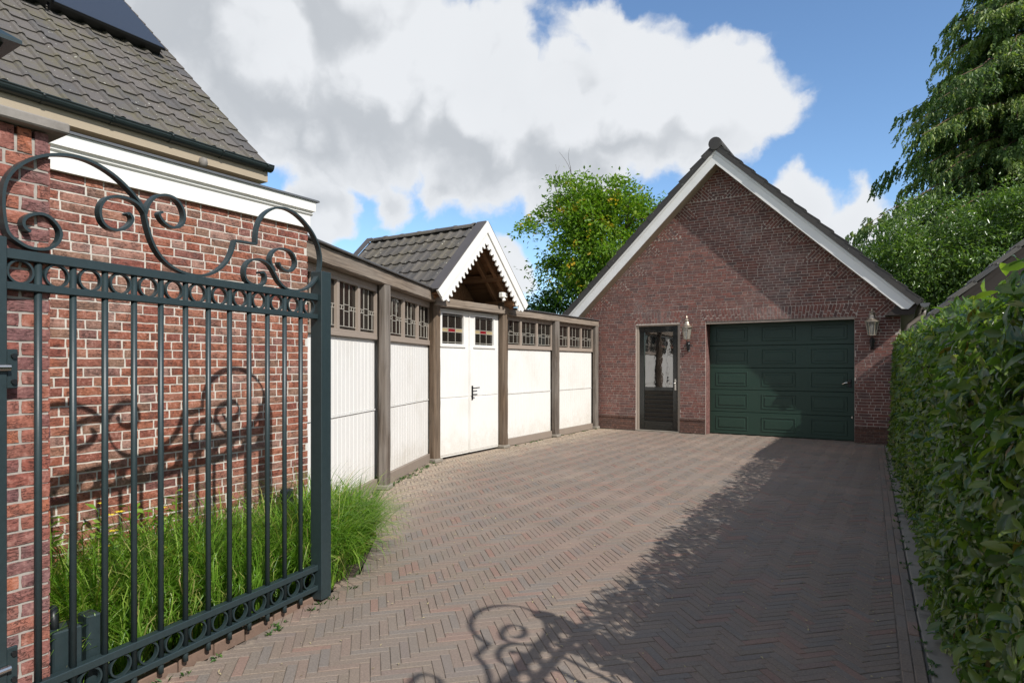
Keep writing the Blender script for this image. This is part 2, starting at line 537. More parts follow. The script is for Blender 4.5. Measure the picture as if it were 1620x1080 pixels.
leaf_mat('laurel_leaf', [(0, (0.034, 0.070, 0.020)), (0.3, (0.055, 0.106, 0.027)), (0.6, (0.092, 0.155, 0.032)), (0.85, (0.16, 0.22, 0.04)), (0.98, (0.15, 0.16, 0.03)), (1, (0.12, 0.07, 0.025))], 0.27, 0.43, 0.6)
leaf_mat('autumn_leaf', [(0, (0.085, 0.165, 0.016)), (0.4, (0.135, 0.235, 0.023)), (0.85, (0.19, 0.285, 0.032)), (1, (0.23, 0.29, 0.035))], 0.45, 0.40, 0.4, ((0.50, 0.33, 0.03), 1.3, 0.63))
leaf_mat('conifer_leaf', [(0, (0.06, 0.11, 0.03)), (0.5, (0.105, 0.17, 0.042)), (0.85, (0.17, 0.235, 0.055)), (1, (0.22, 0.26, 0.075))], 0.5, 0.32, 0.4)
leaf_mat('cherry_leaf', [(0, (0.055, 0.105, 0.024)), (0.45, (0.085, 0.15, 0.034)), (0.85, (0.13, 0.205, 0.05)), (1, (0.18, 0.235, 0.065))], 0.30, 0.34, 0.65)
leaf_mat('shrub_leaf', [(0, (0.02, 0.06, 0.012)), (0.6, (0.04, 0.10, 0.018)), (1, (0.08, 0.15, 0.02))], 0.5, 0.25, 0.4)
leaf_mat('sedge_blade', [(0, (0.085, 0.185, 0.016)), (0.35, (0.14, 0.27, 0.026)), (0.75, (0.21, 0.36, 0.042)), (0.93, (0.29, 0.39, 0.075)), (1, (0.42, 0.34, 0.15))], 0.36, 0.42, 0.5)

# ------------------------------------------------------------------ mesh helpers


class MB:
    def __init__(s):
        s.v, s.f, s.r = [], [], []

    def add(s, verts, faces, r=None):
        o = len(s.v)
        s.v += [tuple(p) for p in verts]
        s.f += [tuple(i + o for i in f) for f in faces]
        s.r += [0.0 if r is None else r] * len(faces)

    def box(s, c, size, rot=None, r=None, bev=0.0):
        hx, hy, hz = size[0] / 2, size[1] / 2, size[2] / 2
        b = min(bev, hx * 0.9, hy * 0.9, hz * 0.9)
        if b <= 0:
            V = [Vector((x, y, z)) for x in (-hx, hx) for y in (-hy, hy) for z in (-hz, hz)]
            F = [(0, 1, 3, 2), (4, 6, 7, 5), (0, 4, 5, 1), (2, 3, 7, 6), (0, 2, 6, 4), (1, 5, 7, 3)]
        else:
            V, F = bev_box(hx, hy, hz, b)
            V = [Vector(p) for p in V]
        if rot is not None:
            V = [rot @ p for p in V]
        s.add([p + Vector(c) for p in V], F, r)

    def prism(s, poly, fn, a, b, r=None):
        """poly: 2D outline; fn(p, q, t) gives the 3D point; t runs from a to b"""
        n = len(poly)
        V = [fn(p, q, a) for p, q in poly] + [fn(p, q, b) for p, q in poly]
        F = [tuple(range(n - 1, -1, -1)), tuple(range(n, 2 * n))] + [(i, (i + 1) % n, n + (i + 1) % n, n + i) for i in range(n)]
        s.add(V, F, r)

    def tube(s, pts, rad, n=8, cap=True, r=None, closed=False):
        pts = [Vector(p) for p in pts]
        m = len(pts)
        rr = rad if isinstance(rad, (list, tuple, np.ndarray)) else [rad] * m
        V, F = [], []
        up = None
        for i, p in enumerate(pts):
            if closed:
                t = pts[(i + 1) % m] - pts[i - 1]
            else:
                t = pts[min(i + 1, m - 1)] - pts[max(i - 1, 0)]
            t = t.normalized() if t.length > 1e-9 else Vector((0, 0, 1))
            if up is None:
                up = t.orthogonal().normalized()
            else:
                up = (up - t * up.dot(t))
                up = up.normalized() if up.length > 1e-6 else t.orthogonal().normalized()
            w = t.cross(up)
            for k_ in range(n):
                a = 2 * math.pi * k_ / n
                V.append(p + (up * math.cos(a) + w * math.sin(a)) * float(rr[i]))
        for i in range(m if closed else m - 1):
            j = (i + 1) % m
            for k_ in range(n):
                k2 = (k_ + 1) % n
                F.append((i * n + k_, i * n + k2, j * n + k2, j * n + k_))
        if cap and not closed:
            F.append(tuple(range(n - 1, -1, -1)))
            F.append(tuple((m - 1) * n + k_ for k_ in range(n)))
        s.add(V, F, r)

    def lathe(s, prof, c, n=12, r=None):
        V, F = [], []
        for (rad, z) in prof:
            for k_ in range(n):
                a = 2 * math.pi * k_ / n
                V.append((c[0] + rad * math.cos(a), c[1] + rad * math.sin(a), c[2] + z))
        for i in range(len(prof) - 1):
            for k_ in range(n):
                k2 = (k_ + 1) % n
                F.append((i * n + k_, i * n + k2, (i + 1) * n + k2, (i + 1) * n + k_))
        F.append(tuple(range(n - 1, -1, -1)))
        F.append(tuple((len(prof) - 1) * n + k_ for k_ in range(n)))
        s.add(V, F, r)

    def mesh(s, name, mat, smooth=False):
        me = bpy.data.meshes.new(name)
        me.from_pydata(s.v, [], s.f)
        if any(s.r):
            at = me.attributes.new('rnd', 'FLOAT', 'FACE')
            at.data.foreach_set('value', np.array(s.r, dtype=np.float32))
        if mat:
            me.materials.append(MATS[mat])
        if smooth:
            me.polygons.foreach_set('use_smooth', [True] * len(me.polygons))
        me.update()
        return me

    def obj(s, name, mat, parent=None, smooth=False):
        return put(name, s.mesh(name, mat, smooth), parent)


def bev_box(hx, hy, hz, b):
    V, idx = [], {}
    for sx in (-1, 1):
        for sy in (-1, 1):
            for sz in (-1, 1):
                for ax in range(3):
                    p = [sx * (hx - b), sy * (hy - b), sz * (hz - b)]
                    p[ax] = (sx * hx, sy * hy, sz * hz)[ax]
                    idx[(sx, sy, sz, ax)] = len(V)
                    V.append(tuple(p))
    F = []
    for sg in (-1, 1):
        q = [idx[(sg, a, b_, 0)] for a, b_ in ((-1, -1), (1, -1), (1, 1), (-1, 1))]
        F.append(tuple(q if sg > 0 else q[::-1]))
        q = [idx[(a, sg, b_, 1)] for a, b_ in ((-1, -1), (-1, 1), (1, 1), (1, -1))]
        F.append(tuple(q if sg > 0 else q[::-1]))
        q = [idx[(a, b_, sg, 2)] for a, b_ in ((-1, -1), (1, -1), (1, 1), (-1, 1))]
        F.append(tuple(q if sg > 0 else q[::-1]))
    for a in (-1, 1):
        for b_ in (-1, 1):
            F.append((idx[(a, b_, -1, 0)], idx[(a, b_, 1, 0)], idx[(a, b_, 1, 1)], idx[(a, b_, -1, 1)]))
            F.append((idx[(a, -1, b_, 0)], idx[(a, 1, b_, 0)], idx[(a, 1, b_, 2)], idx[(a, -1, b_, 2)]))
            F.append((idx[(-1, a, b_, 1)], idx[(1, a, b_, 1)], idx[(1, a, b_, 2)], idx[(-1, a, b_, 2)]))
            for c_ in (-1, 1):
                F.append((idx[(a, b_, c_, 0)], idx[(a, b_, c_, 1)], idx[(a, b_, c_, 2)]))
    return V, F


def put(name, me, parent=None, mat4=None):
    o = bpy.data.objects.new(name, me)
    COL.objects.link(o)
    if mat4 is not None:
        o.matrix_basis = mat4
    if parent is not None:
        o.parent = parent
        if parent.type == 'EMPTY':
            o.matrix_parent_inverse = Matrix.Translation(-parent.location)
        else:
            o.matrix_parent_inverse = parent.matrix_basis.inverted()
            if parent.parent is not None and parent.parent.type == 'EMPTY':
                pass
    return o


def tag(o, label, cat, group=None):
    o['label'] = label
    o['category'] = cat
    if group:
        o['group'] = group
    return o


def thing(name, label, cat, loc, group=None):
    o = bpy.data.objects.new(name, None)
    COL.objects.link(o)
    o.location = loc
    o.empty_display_size = 0.2
    return tag(o, label, cat, group)


def struct(o):
    o['kind'] = 'structure'
    return o


def stuff(o):
    o['kind'] = 'stuff'
    return o


def bar(name, p0, p1, w, h, mat, parent, bev=0.004, up=(0, 0, 1), wob=0.0):
    """a straight piece from p0 to p1; local X runs along it, w across, h along up"""
    p0, p1 = Vector(p0), Vector(p1)
    x = (p1 - p0)
    L = x.length
    x.normalize()
    z = Vector(up)
    z = (z - x * z.dot(x)).normalized()
    y = z.cross(x)
    M = Matrix((x, y, z)).transposed().to_4x4()
    M.translation = (p0 + p1) / 2
    m = MB()
    if wob <= 0:
        m.box((0, 0, 0), (L, w, h), bev=bev)
    else:                                             # a sawn timber with slightly wavy, worn arrises
        n = max(4, int(L / 0.12))
        V, F = [], []
        b = bev
        for i in range(n + 1):
            t = -L / 2 + L * i / n
            jy, jz = random.uniform(-wob, wob), random.uniform(-wob, wob)
            sec = [(-w / 2 + b, -h / 2), (w / 2 - b, -h / 2), (w / 2, -h / 2 + b), (w / 2, h / 2 - b), (w / 2 - b, h / 2), (-w / 2 + b, h / 2), (-w / 2, h / 2 - b), (-w / 2, -h / 2 + b)]
            V += [(t, y_ + jy + random.uniform(-wob, wob) * 0.5, z_ + jz + random.uniform(-wob, wob) * 0.5) for y_, z_ in sec]
        for i in range(n):
            for k_ in range(8):
                k2 = (k_ + 1) % 8
                F.append((i * 8 + k_, i * 8 + k2, (i + 1) * 8 + k2, (i + 1) * 8 + k_)[::-1])
        F.append(tuple(range(8)))
        F.append(tuple(n * 8 + k_ for k_ in range(7, -1, -1)))
        m.add(V, F)
    return put(name, m.mesh(name, mat), parent, M)


def np_mesh(name, V, faces, mat, rnd=None, smooth=False):
    V = np.asarray(V, dtype=np.float32)
    faces = np.asarray(faces, dtype=np.int32)
    k_ = faces.shape[1]
    me = bpy.data.meshes.new(name)
    me.vertices.add(len(V))
    me.vertices.foreach_set('co', V.ravel())
    me.loops.add(faces.size)
    me.loops.foreach_set('vertex_index', faces.ravel())
    me.polygons.add(len(faces))
    me.polygons.foreach_set('loop_start', np.arange(0, faces.size, k_, dtype=np.int32))
    me.polygons.foreach_set('loop_total', np.full(len(faces), k_, dtype=np.int32))
    me.update(calc_edges=True)
    if rnd is not None:
        at = me.attributes.new('rnd', 'FLOAT', 'FACE')
        at.data.foreach_set('value', np.asarray(rnd, dtype=np.float32))
    if smooth:
        me.polygons.foreach_set('use_smooth', np.ones(len(faces), dtype=bool))
    if mat:
        me.materials.append(MATS[mat])
    return me


def proj(p):
    a = p[0] * FWD[0] + p[1] * FWD[1]
    b = p[0] * RGT[0] + p[1] * RGT[1]
    if a < 0.05:
        return None
    return (810 + FPX * b / a, HORIZ - FPX * (p[2] - CAM_H) / a, a)


def show_size(p, area):
    q = proj(p)
    if q is None or q[0] < -10 or q[0] > 1630 or q[1] < -10 or q[1] > 1090:
        return 0.0
    return area / (q[2] ** 2)


# ------------------------------------------------------------------ ground
g = MB()
g.add([(-300, -300, -0.06), (300, -300, -0.06), (300, 300, -0.06), (-300, 300, -0.06)], [(0, 1, 2, 3)])
struct(g.obj('ground', 'lawn'))


def kerb_x(y):
    return 0.10 - (y - 3.54) * 0.0411


WING0, WING1 = Vector((-4.53, 3.46, 0)), Vector((-6.22, 7.52, 0))      # the timber wall runs from the house, then along X=-6.2
GATE_END = Vector((-3.149, 2.704, 0))
GA = R(8.113)
GDIR = Vector((math.sin(GA), -math.cos(GA), 0))                          # from the free end to the hinge
drive_poly = [(-2.9, -1.0), (-2.88, 0.95), (-2.94, 1.3), (-3.11, 2.45), (-3.14, 2.75), (-3.28, 3.1), (-3.5, 3.6), (-3.95, 4.05), (-4.6, 4.25), (-4.80, 4.12),
              (WING1.x + 0.02, WING1.y), (-6.18, 13.9), (kerb_x(13.9) - 0.112, 13.9), (kerb_x(-1) - 0.112, -1.0)]
dv = MB()
dv.add([(x, y, -0.0038) for x, y in [(-2.9, -1), (-2.85, 0.9), (-3.1, 2.5), (-3.3, 3.2), (-4.0, 4.1), (-4.75, 4.0), (-6.3, 7.5), (-6.4, 14.3), (kerb_x(14.3), 14.3), (kerb_x(-1), -1)]][::-1], [tuple(range(10))])
drive = struct(dv.obj('driveway', 'sand'))


def inside(x, y, poly):
    c = False
    n = len(poly)
    for i in range(n):
        x0, y0 = poly[i]
        x1, y1 = poly[(i + 1) % n]
        if (y0 > y) != (y1 > y) and x < (x1 - x0) * (y - y0) / (y1 - y0) + x0:
            c = not c
    return c


def clip_half(poly, a, b, c):
    """keep a*x+b*y<=c"""
    out = []
    for i in range(len(poly)):
        p, q = poly[i], poly[(i + 1) % len(poly)]
        dp, dq = a * p[0] + b * p[1] - c, a * q[0] + b * q[1] - c
        if dp <= 0:
            out.append(p)
        if dp * dq < 0:
            t = dp / (dp - dq)
            out.append((p[0] + (q[0] - p[0]) * t, p[1] + (q[1] - p[1]) * t))
    return out


def paver_prism(m, poly, z, tilt=(0, 0), r=None, bev=0.0026, depth=0.03):
    n = len(poly)
    cx_ = sum(p[0] for p in poly) / n
    cy_ = sum(p[1] for p in poly) / n
    top = []
    for p in poly:
        d = math.hypot(p[0] - cx_, p[1] - cy_)
        f = max(0.3, 1 - bev * 1.35 / max(d, 1e-4))
        # inset by bevel roughly equally on both axes
        top.append((p, f))
    V = []
    # edge inset
    ins = []
    for i in range(n):
        p0, p1, p2 = poly[i - 1], poly[i], poly[(i + 1) % n]
        e1 = Vector((p1[0] - p0[0], p1[1] - p0[1]))
        e2 = Vector((p2[0] - p1[0], p2[1] - p1[1]))
        if e1.length < 1e-5 or e2.length < 1e-5:
            ins.append(p1)
            continue
        n1 = Vector((-e1.y, e1.x)).normalized()
        n2 = Vector((-e2.y, e2.x)).normalized()
        s_ = (n1 + n2)
        s_ = s_ / max(0.5, s_.length_squared / 2) * 1.0
        ins.append((p1[0] + s_.x * bev * 0.5 * 2 / 1.0 * 0.7, p1[1] + s_.y * bev * 0.7))
    zf = lambda p: z + tilt[0] * (p[0] - cx_) + tilt[1] * (p[1] - cy_)
    V += [(p[0], p[1], zf(p)) for p in ins]
    V += [(p[0], p[1], zf(p) - bev * 0.9) for p in poly]
    V += [(p[0], p[1], z - depth) for p in poly]
    F = [tuple(range(n))]
    for i in range(n):
        j = (i + 1) % n
        F.append((n + i, n + j, j, i))
        F.append((2 * n + i, 2 * n + j, n + j, n + i))
    m.add(V, F, r)


def herringbone():
    w, n = 0.0505, 4
    gap = 0.0036
    A = np.array([math.cos(R(45)), math.sin(R(45))])
    Bv = np.array([-math.sin(R(45)), math.cos(R(45))])
    o0 = np.array([-3.0, 6.0])
    full = []
    cut = []
    la = math.atan(-0.0411)
    for i in range(-240, 240):
        for j in range(-60, 60):
            for kind in (0, 1):
                if kind == 0:
                    x0, y0, x1, y1 = i + n * j, i - n * j, i + n * j + n, i - n * j + 1
                else:
                    x0, y0, x1, y1 = i + n * j + n, i - n * j + 1 - n, i + n * j + n + 1, i - n * j + 1
                cxy = o0 + (A * (x0 + x1) / 2 + Bv * (y0 + y1) / 2) * w
                if not (-6.6 < cxy[0] < 0.5 and -1.0 < cxy[1] < 13.95):
                    continue
                if not inside(min(cxy[0], kerb_x(cxy[1]) - 0.13) if cxy[0] < kerb_x(cxy[1]) else cxy[0], cxy[1], drive_poly):
                    continue
                q = proj((cxy[0], cxy[1], 0))
                if q is None or q[0] < -250 or q[0] > 1900:
                    continue
                hx, hy = (x1 - x0) * w / 2 - gap / 2, (y1 - y0) * w / 2 - gap / 2
                kx = kerb_x(cxy[1]) - 0.112
                poly = [tuple(cxy + A * sx * hx + Bv * sy * hy) for sx, sy in ((-1, -1), (1, -1), (1, 1), (-1, 1))]
                c_ = 0.10 + 3.54 * 0.0411 - 0.113
                if max(p[0] + 0.0411 * p[1] for p in poly) > c_:
                    poly = clip_half(poly, 1, 0.0411, c_)
                    if len(poly) < 3:
                        continue
                    ar = abs(sum(poly[t][0] * poly[(t + 1) % len(poly)][1] - poly[(t + 1) % len(poly)][0] * poly[t][1] for t in range(len(poly)))) / 2
                    if ar < 0.0006:
                        continue
                    cut.append(poly)
                else:
                    full.append((cxy, kind, poly))
    return full, cut, (w, n, gap)


full, cutp, (pw, pn, pgap) = herringbone()
full.sort(key=lambda t: -show_size((t[0][0], t[0][1], 0), 0.01 * CAM_H / max(0.5, math.hypot(*t[0]))))
pav_meshes = []
for k_ in range(5):
    m = MB()
    hx, hy = pn * pw / 2 - pgap / 2, pw / 2 - pgap / 2
    j = lambda: random.uniform(-0.0012, 0.0012)
    paver_prism(m, [(-hx + j(), -hy + j()), (hx + j(), -hy + j()), (hx + j(), hy + j()), (-hx + j(), hy + j())], 0.0)
    pav_meshes.append(m.mesh('paving_brick', 'paver'))
for (c, kind, poly) in full[:300]:
    rot = Matrix.Rotation(R(45 + 90 * kind), 4, 'Z') @ Matrix.Rotation(random.gauss(0, 0.006), 4, 'X') @ Matrix.Rotation(random.gauss(0, 0.003), 4, 'Y')
    put('paving_brick', random.choice(pav_meshes), drive, Matrix.Translation((c[0], c[1], random.gauss(0, 0.0013))) @ rot)
m = MB()
for (c, kind, poly) in full[300:]:
    jj = [(p[0] + random.uniform(-0.001, 0.001), p[1] + random.uniform(-0.001, 0.001)) for p in poly]
    paver_prism(m, jj, random.gauss(0, 0.0010), (random.gauss(0, 0.005), random.gauss(0, 0.005)), random.random() + 0.001)
for poly in cutp:
    paver_prism(m, poly, random.gauss(0, 0.001), (0, 0), random.random() + 0.001)
stuff(m.obj('paving_bricks', 'paver', drive))
# two straight rows along the kerb
bm_ = MB()
paver_prism(bm_, [(-0.098, -0.0245), (0.098, -0.0245), (0.098, 0.0245), (-0.098, 0.0245)], 0.0, bev=0.004)
border_me = bm_.mesh('border_brick', 'paver')
la = math.atan2(1, -0.0411)
for row in range(2):
    y = 1.6 + row * 0.1
    while y < 13.5:
        x = kerb_x(y) - 0.027 - row * 0.054
        put('border_brick', border_me, drive, Matrix.Translation((x, y, random.gauss(0.001, 0.002))) @ Matrix.Rotation(la + random.gauss(0, 0.006), 4, 'Z') @ Matrix.Rotation(random.gauss(0, 0.015), 4, 'X'))
        y += 0.2015
# concrete kerb stones and the soil under the hedge
kb = MB()
kb.add([(kerb_x(-1) + 0.0, -1, -0.03), (1.6, -1, -0.03), (1.6, 14, -0.03), (kerb_x(14), 14, -0.03)], [(0, 1, 2, 3)])
soil = struct(kb.obj('hedge_bed_soil', 'earth'))
ks = MB()
ks.box((0, 0, 0), (0.985, 0.15, 0.12), bev=0.008)
ks_me = ks.mesh('kerb_stone', 'concrete')
kerb_bed = MB()
kerb_bed.add([(kerb_x(1.5) + 0.005, 1.5, -0.02), (kerb_x(1.5) + 0.19, 1.5, -0.02), (kerb_x(13.5) + 0.19, 13.5, -0.02), (kerb_x(13.5) + 0.005, 13.5, -0.02)], [(0, 1, 2, 3)])
kerb = struct(kerb_bed.obj('kerb', 'concrete'))
y = 2.05
while y < 13.4:
    put('kerb_stone', ks_me, kerb, Matrix.Translation((kerb_x(y) + 0.085, y, -0.060 + random.gauss(0, 0.004))) @ Matrix.Rotation(la + random.gauss(0, 0.004), 4, 'Z'))
    y += 1.0
# planting bed along the house
pb = MB()
pb.add([(x, y, -0.006) for x, y in [(-2.95, 0.4), (-3.0, 1.2), (-3.16, 2.6), (-3.32, 3.15), (-3.6, 3.6), (-4.0, 3.95), (-4.55, 4.1), (-4.7, 3.5), (-4.2, 3.4), (-4.2, 0.4)]], [tuple(range(10))])
bed = struct(pb.obj('planting_bed', 'earth'))
ed = MB()
ed.box((0, 0, 0), (0.2, 0.05, 0.07), bev=0.005)
ed_me = ed.mesh('edging_brick', 'edging')
for k_ in range(8):
    s = 0.05 + k_ * 0.208
    p = GATE_END + GDIR * s + Vector((-0.05, 0, 0))
    put('edging_brick', ed_me, bed, Matrix.Translation((p.x, p.y, 0.0 + random.gauss(0, 0.005))) @ Matrix.Rotation(math.atan2(GDIR.y, GDIR.x) + random.gauss(0, 0.02), 4, 'Z'))

# ------------------------------------------------------------------ brickwork


def brick_mesh(L, H, D, mat, fine):
    m = MB()
    if fine:
        nx, nz = (5, 2) if L > 0.15 else (3, 2)
        V, F = [], []
        for i in range(nx + 1):
            for k2 in range(nz + 1):
                ex = i in (0, nx)
                ez = k2 in (0, nz)
                V.append((-L / 2 + L * i / nx + random.uniform(-1, 1) * 0.0018, D / 2 - (0.0010 if (ex or ez) else 0) + random.uniform(-0.0007, 0.0007) + (0.001 if not (ex or ez) else 0),
                          -H / 2 + H * k2 / nz + random.uniform(-1, 1) * 0.0018))
        q = lambda i, k2: i * (nz + 1) + k2
        for i in range(nx):
            for k2 in range(nz):
                F.append((q(i, k2), q(i, k2 + 1), q(i + 1, k2 + 1), q(i + 1, k2)))
        ring = [q(i, 0) for i in range(nx + 1)] + [q(nx, k2) for k2 in range(1, nz + 1)] + [q(i, nz) for i in range(nx - 1, -1, -1)] + [q(0, k2) for k2 in range(nz - 1, 0, -1)]
        o = len(V)
        for r_ in ring:
            V.append((V[r_][0], -D / 2, V[r_][2]))
        for a in range(len(ring)):
            b = (a + 1) % len(ring)
            F.append((ring[a], ring[b], o + b, o + a))
        m.add(V, F)
    else:
        x, y, z = L / 2, D / 2, H / 2
        j = lambda: random.uniform(-0.0015, 0.0015)
        V = [(-x, -y, -z), (x, -y, -z), (x, -y, z), (-x, -y, z)] + [(sx * x + j(), y + j(), sz * z + j()) for sx, sz in ((-1, -1), (1, -1), (1, 1), (-1, 1))]
        F = [(4, 7, 6, 5), (0, 4, 5, 1), (1, 5, 6, 2), (2, 6, 7, 3), (3, 7, 4, 0)]
        m.add(V, F)
    return m


class Wall:
    """bricks collected on a wall plane; the ones that show largest become parts, the rest one joined part"""

    def __init__(s, O, n, mat):
        s.O, s.n = Vector(O), Vector(n)
        s.u = s.n.cross(Vector((0, 0, 1)))
        s.rot = Matrix((s.u, s.n, Vector((0, 0, 1)))).transposed().to_4x4()
        s.mat = mat
        s.items = []

    def pt(s, a, z, d=0.0):
        return s.O + s.u * a + Vector((0, 0, z)) + s.n * d

    def brick(s, a, z, L, H, D=0.04, phi=0.0, proud=0.0):
        s.items.append((a, z, round(L, 3), round(H, 3), D, phi, proud))

    def build(s, parent, limit=300, fine_px=8.0, name='brick', jit=0.0009):
        s.items.sort(key=lambda t: -show_size(s.pt(t[0], t[1]), t[2] * t[3]))
        cache = {}
        rest = MB()
        for k_, (a, z, L, H, D, phi, proud) in enumerate(s.items):
            P = s.pt(a, z, proud - D / 2 + random.uniform(-jit, jit))
            M = Matrix.Translation(P) @ s.rot @ Matrix.Rotation(phi + random.gauss(0, 0.003), 4, 'Y') @ Matrix.Rotation(random.gauss(0, 0.004), 4, 'Z')
            q = proj(P)
            fine = q is not None and FPX * H / q[2] > fine_px
            key = (L, H, D, fine, random.randrange(6))
            if key not in cache:
                cache[key] = [brick_mesh(L, H, D, s.mat, fine), None]
            if k_ < limit:
                if cache[key][1] is None:
                    cache[key][1] = cache[key][0].mesh(name, s.mat)
                put(name, cache[key][1], parent, M)
            else:
                b = cache[key][0]
                rest.add([M @ Vector(v) for v in b.v], b.f, random.random() * 0.998 + 0.001)
        if rest.v:
            stuff(rest.obj(name + 's', s.mat, parent))


COURSE = 0.0571
BL, BH, BS = 0.207, 0.047, 0.1035       # pitch of a stretcher, brick height, pitch of a header


def wild_course(a0, a1, seed):
    rr = random.Random(seed)
    a = a0 - rr.uniform(0, BL)
    out = []
    run = 0
    while a < a1:
        hd = rr.random() < 0.55 and run < 4
        L = (BS if hd else BL) + rr.uniform(-0.004, 0.004)
        run = run + 1 if hd else 0
        lo, hi = max(a, a0), min(a + L, a1)
        if hi - lo > 0.035:
            e0 = 0.0 if lo == a0 else 0.00525
            e1 = 0.0 if hi == a1 else 0.00525
            out.append(((lo + e0 + hi - e1) / 2, hi - lo - e0 - e1))
        a += L
    return out


# ------------------------------------------------------------------ the house on the left
HX, HY1, HY0 = -4.15, 3.445, -1.0
house = thing('brick_house', 'red brick house at the left edge with white fascia, green gutter and grey tiled roof', 'house', (-5.5, 1.5, 0))
hw = MB()
hw.box(((HX - 0.0045 - 3.0), (HY0 + HY1) / 2 - 0.004, 1.31), (6.0, HY1 - HY0 - 0.008, 2.62))
hwall = hw.obj('wall', 'house_mortar', house)
W1 = Wall((HX, HY1, 0), (1, 0, 0), 'house_brick')        # a runs towards -Y from the corner
nc = int(2.62 / COURSE) + 1
for c in range(nc):
    for a, L in wild_course(0.0, 3.4, c * 7 + 1):
        W1.brick(a, (c + 0.5) * COURSE, L, BH)
W1.build(hwall)
W2 = Wall((HX, HY1, 0), (0, 1, 0), 'house_brick')
for c in range(nc):                       # along n=(0,1,0) the u axis points to +X, so the wall runs to negative a
    for a, L in wild_course(-0.9, -0.042, c * 7 + 3):
        W2.brick(a, (c + 0.5) * COURSE, L, BH)
W2.build(hwall, limit=0, name='return_brick')
# fascia: two boards with a moulding between, zinc capping
fy0, fy1 = HY0, HY1 + 0.02
fm = MB()


def fascia_fn(t0, t1, prof, m):
    m.prism(prof, lambda p, q, t: (HX + p, t, q), t0, t1)


fascia_fn(fy0, 3.445, [(-0.05, 2.618), (0.03, 2.618), (0.03, 2.722), (-0.05, 2.722)], fm)
fascia_fn(fy0, 3.462, [(-0.05, 2.7222), (0.034, 2.7222), (0.044, 2.732), (0.044, 2.737), (0.034, 2.741), (0.034, 2.746), (0.052, 2.756), (-0.05, 2.756)], fm)
fascia_fn(fy0, 3.475, [(-0.05, 2.7562), (0.060, 2.7562), (0.060, 2.834), (-0.05, 2.834)], fm)
# the same boards round the corner
for (d, z0, z1) in ((0.012, 2.6182, 2.7221), (0.022, 2.7224, 2.7561), (0.032, 2.7564, 2.8338)):
    fm.box((HX - 1.05, HY1 + d / 2 - 0.06, (z0 + z1) / 2), (2.0, 0.12 + d, z1 - z0))
fm.obj('fascia', 'white_trim', house)
cpm = MB()
fascia_fn(fy0, 3.505, [(-0.4, 2.8345), (0.075, 2.8345), (0.075, 2.846), (0.062, 2.853), (-0.4, 2.853)], cpm)
cpm.obj('roof_edge_trim', 'zinc', house)
fr = MB()
fr.box((-6.3, 1.2, 2.822), (3.9, 4.4, 0.03))
fr.obj('flat_roof', 'dark_bitumen', house)
# upper wall, soffit, gutter
EX, EZ, SL = -8.245, 4.526, R(42)
uw = MB()
uw.box((-11.6, 2.5, 2.2), (6.4, 7.0, 4.4))
uw.prism([(-8.4, 4.4), (-14.8, 4.4), (-11.6, 7.2)], lambda p, q, t: (p, t, q), 5.7, 5.98)
uw.obj('upper_wall', 'soffit_beige', house)
sf = MB()
sf.box((EX - 0.15, 2.5, EZ - 0.17), (0.40, 7.1, 0.16))
sf.obj('soffit_board', 'soffit_beige', house)
HYE = 6.02
gt = MB()
gx, gz, gr = EX + 0.08, EZ - 0.02, 0.085
arc = [(gr * math.cos(a), gr * math.sin(a)) for a in np.linspace(math.pi, 2 * math.pi, 11)]
inn = [(0.9 * p, 0.9 * q) for p, q in arc[::-1]]
gt.prism(arc + inn, lambda p, q, t: (gx + p, t, gz + q), -1.0, HYE + 0.06)
gt.prism(arc, lambda p, q, t: (gx + p, t, gz + q), HYE + 0.06, HYE + 0.066)
gt.tube([(gx + gr, -1, gz + 0.004), (gx + gr, HYE + 0.06, gz + 0.004)], 0.011, 8)
gut = gt.obj('gutter', 'gutter_green', house, smooth=False)
for yb in np.arange(0.2, 6.0, 0.72):
    b = MB()
    ar2 = [(1.08 * p, 1.08 * q) for p, q in arc]
    b.prism(ar2 + [(p * 0.99, q * 0.99) for p, q in arc[::-1]], lambda p, q, t: (gx + p, t, gz + q), yb, yb + 0.03)
    b.lathe([(0.004, -0.02), (0.018, -0.016), (0.018, 0.0), (0.004, 0.006)], (gx + gr + 0.004, yb + 0.015, gz), 8)
    b.obj('gutter_bracket', 'gutter_green', gut)
sv = MB()
sv.lathe([(0.006, -0.07), (0.05, -0.05), (0.06, 0.0), (0.05, 0.05), (0.006, 0.07)], (EX + 0.08, 5.0, EZ - 0.24), 10)
sv.obj('wall_sensor', 'cap_stone', house, smooth=True)


# ---- roof tiles


def tile_mesh(w, ln, mat, roll=0.042, thick=0.022, lift=0.03):
    m = MB()
    prof = [(0.0, 0.004), (0.018, roll * 0.72), (0.045, roll), (0.072, roll * 0.78), (0.092, 0.006), (0.135, 0.001), (w - 0.05, 0.002), (w + 0.02, 0.006)]
    V = []
    rows = [(0.0, lift, 0), (0.012, lift + 0.004, 0), (ln, 0.004, 0)]
    n = len(prof)
    cur = lambda x: 0.010 * math.cos((x / w - 0.5) * math.pi)
    for (y, zl, _) in rows:
        for (x, z) in prof:
            yy = y - (cur(x) if y < 0.02 else 0)
            V.append((x, yy, z + zl))
    for (x, z) in prof:
        V.append((x, -cur(x) + 0.003, z + lift - thick))
    F = []
    for r_ in range(2):
        for i in range(n - 1):
            F.append((r_ * n + i, r_ * n + i + 1, (r_ + 1) * n + i + 1, (r_ + 1) * n + i))
    for i in range(n - 1):
        F.append((3 * n + i, 3 * n + i + 1, i + 1, i))
    F.append((0, n, 2 * n, 3 * n))
    F.append((n - 1, 3 * n + n - 1, 2 * n + n - 1, n + n - 1))
    m.add(V, F)
    return m


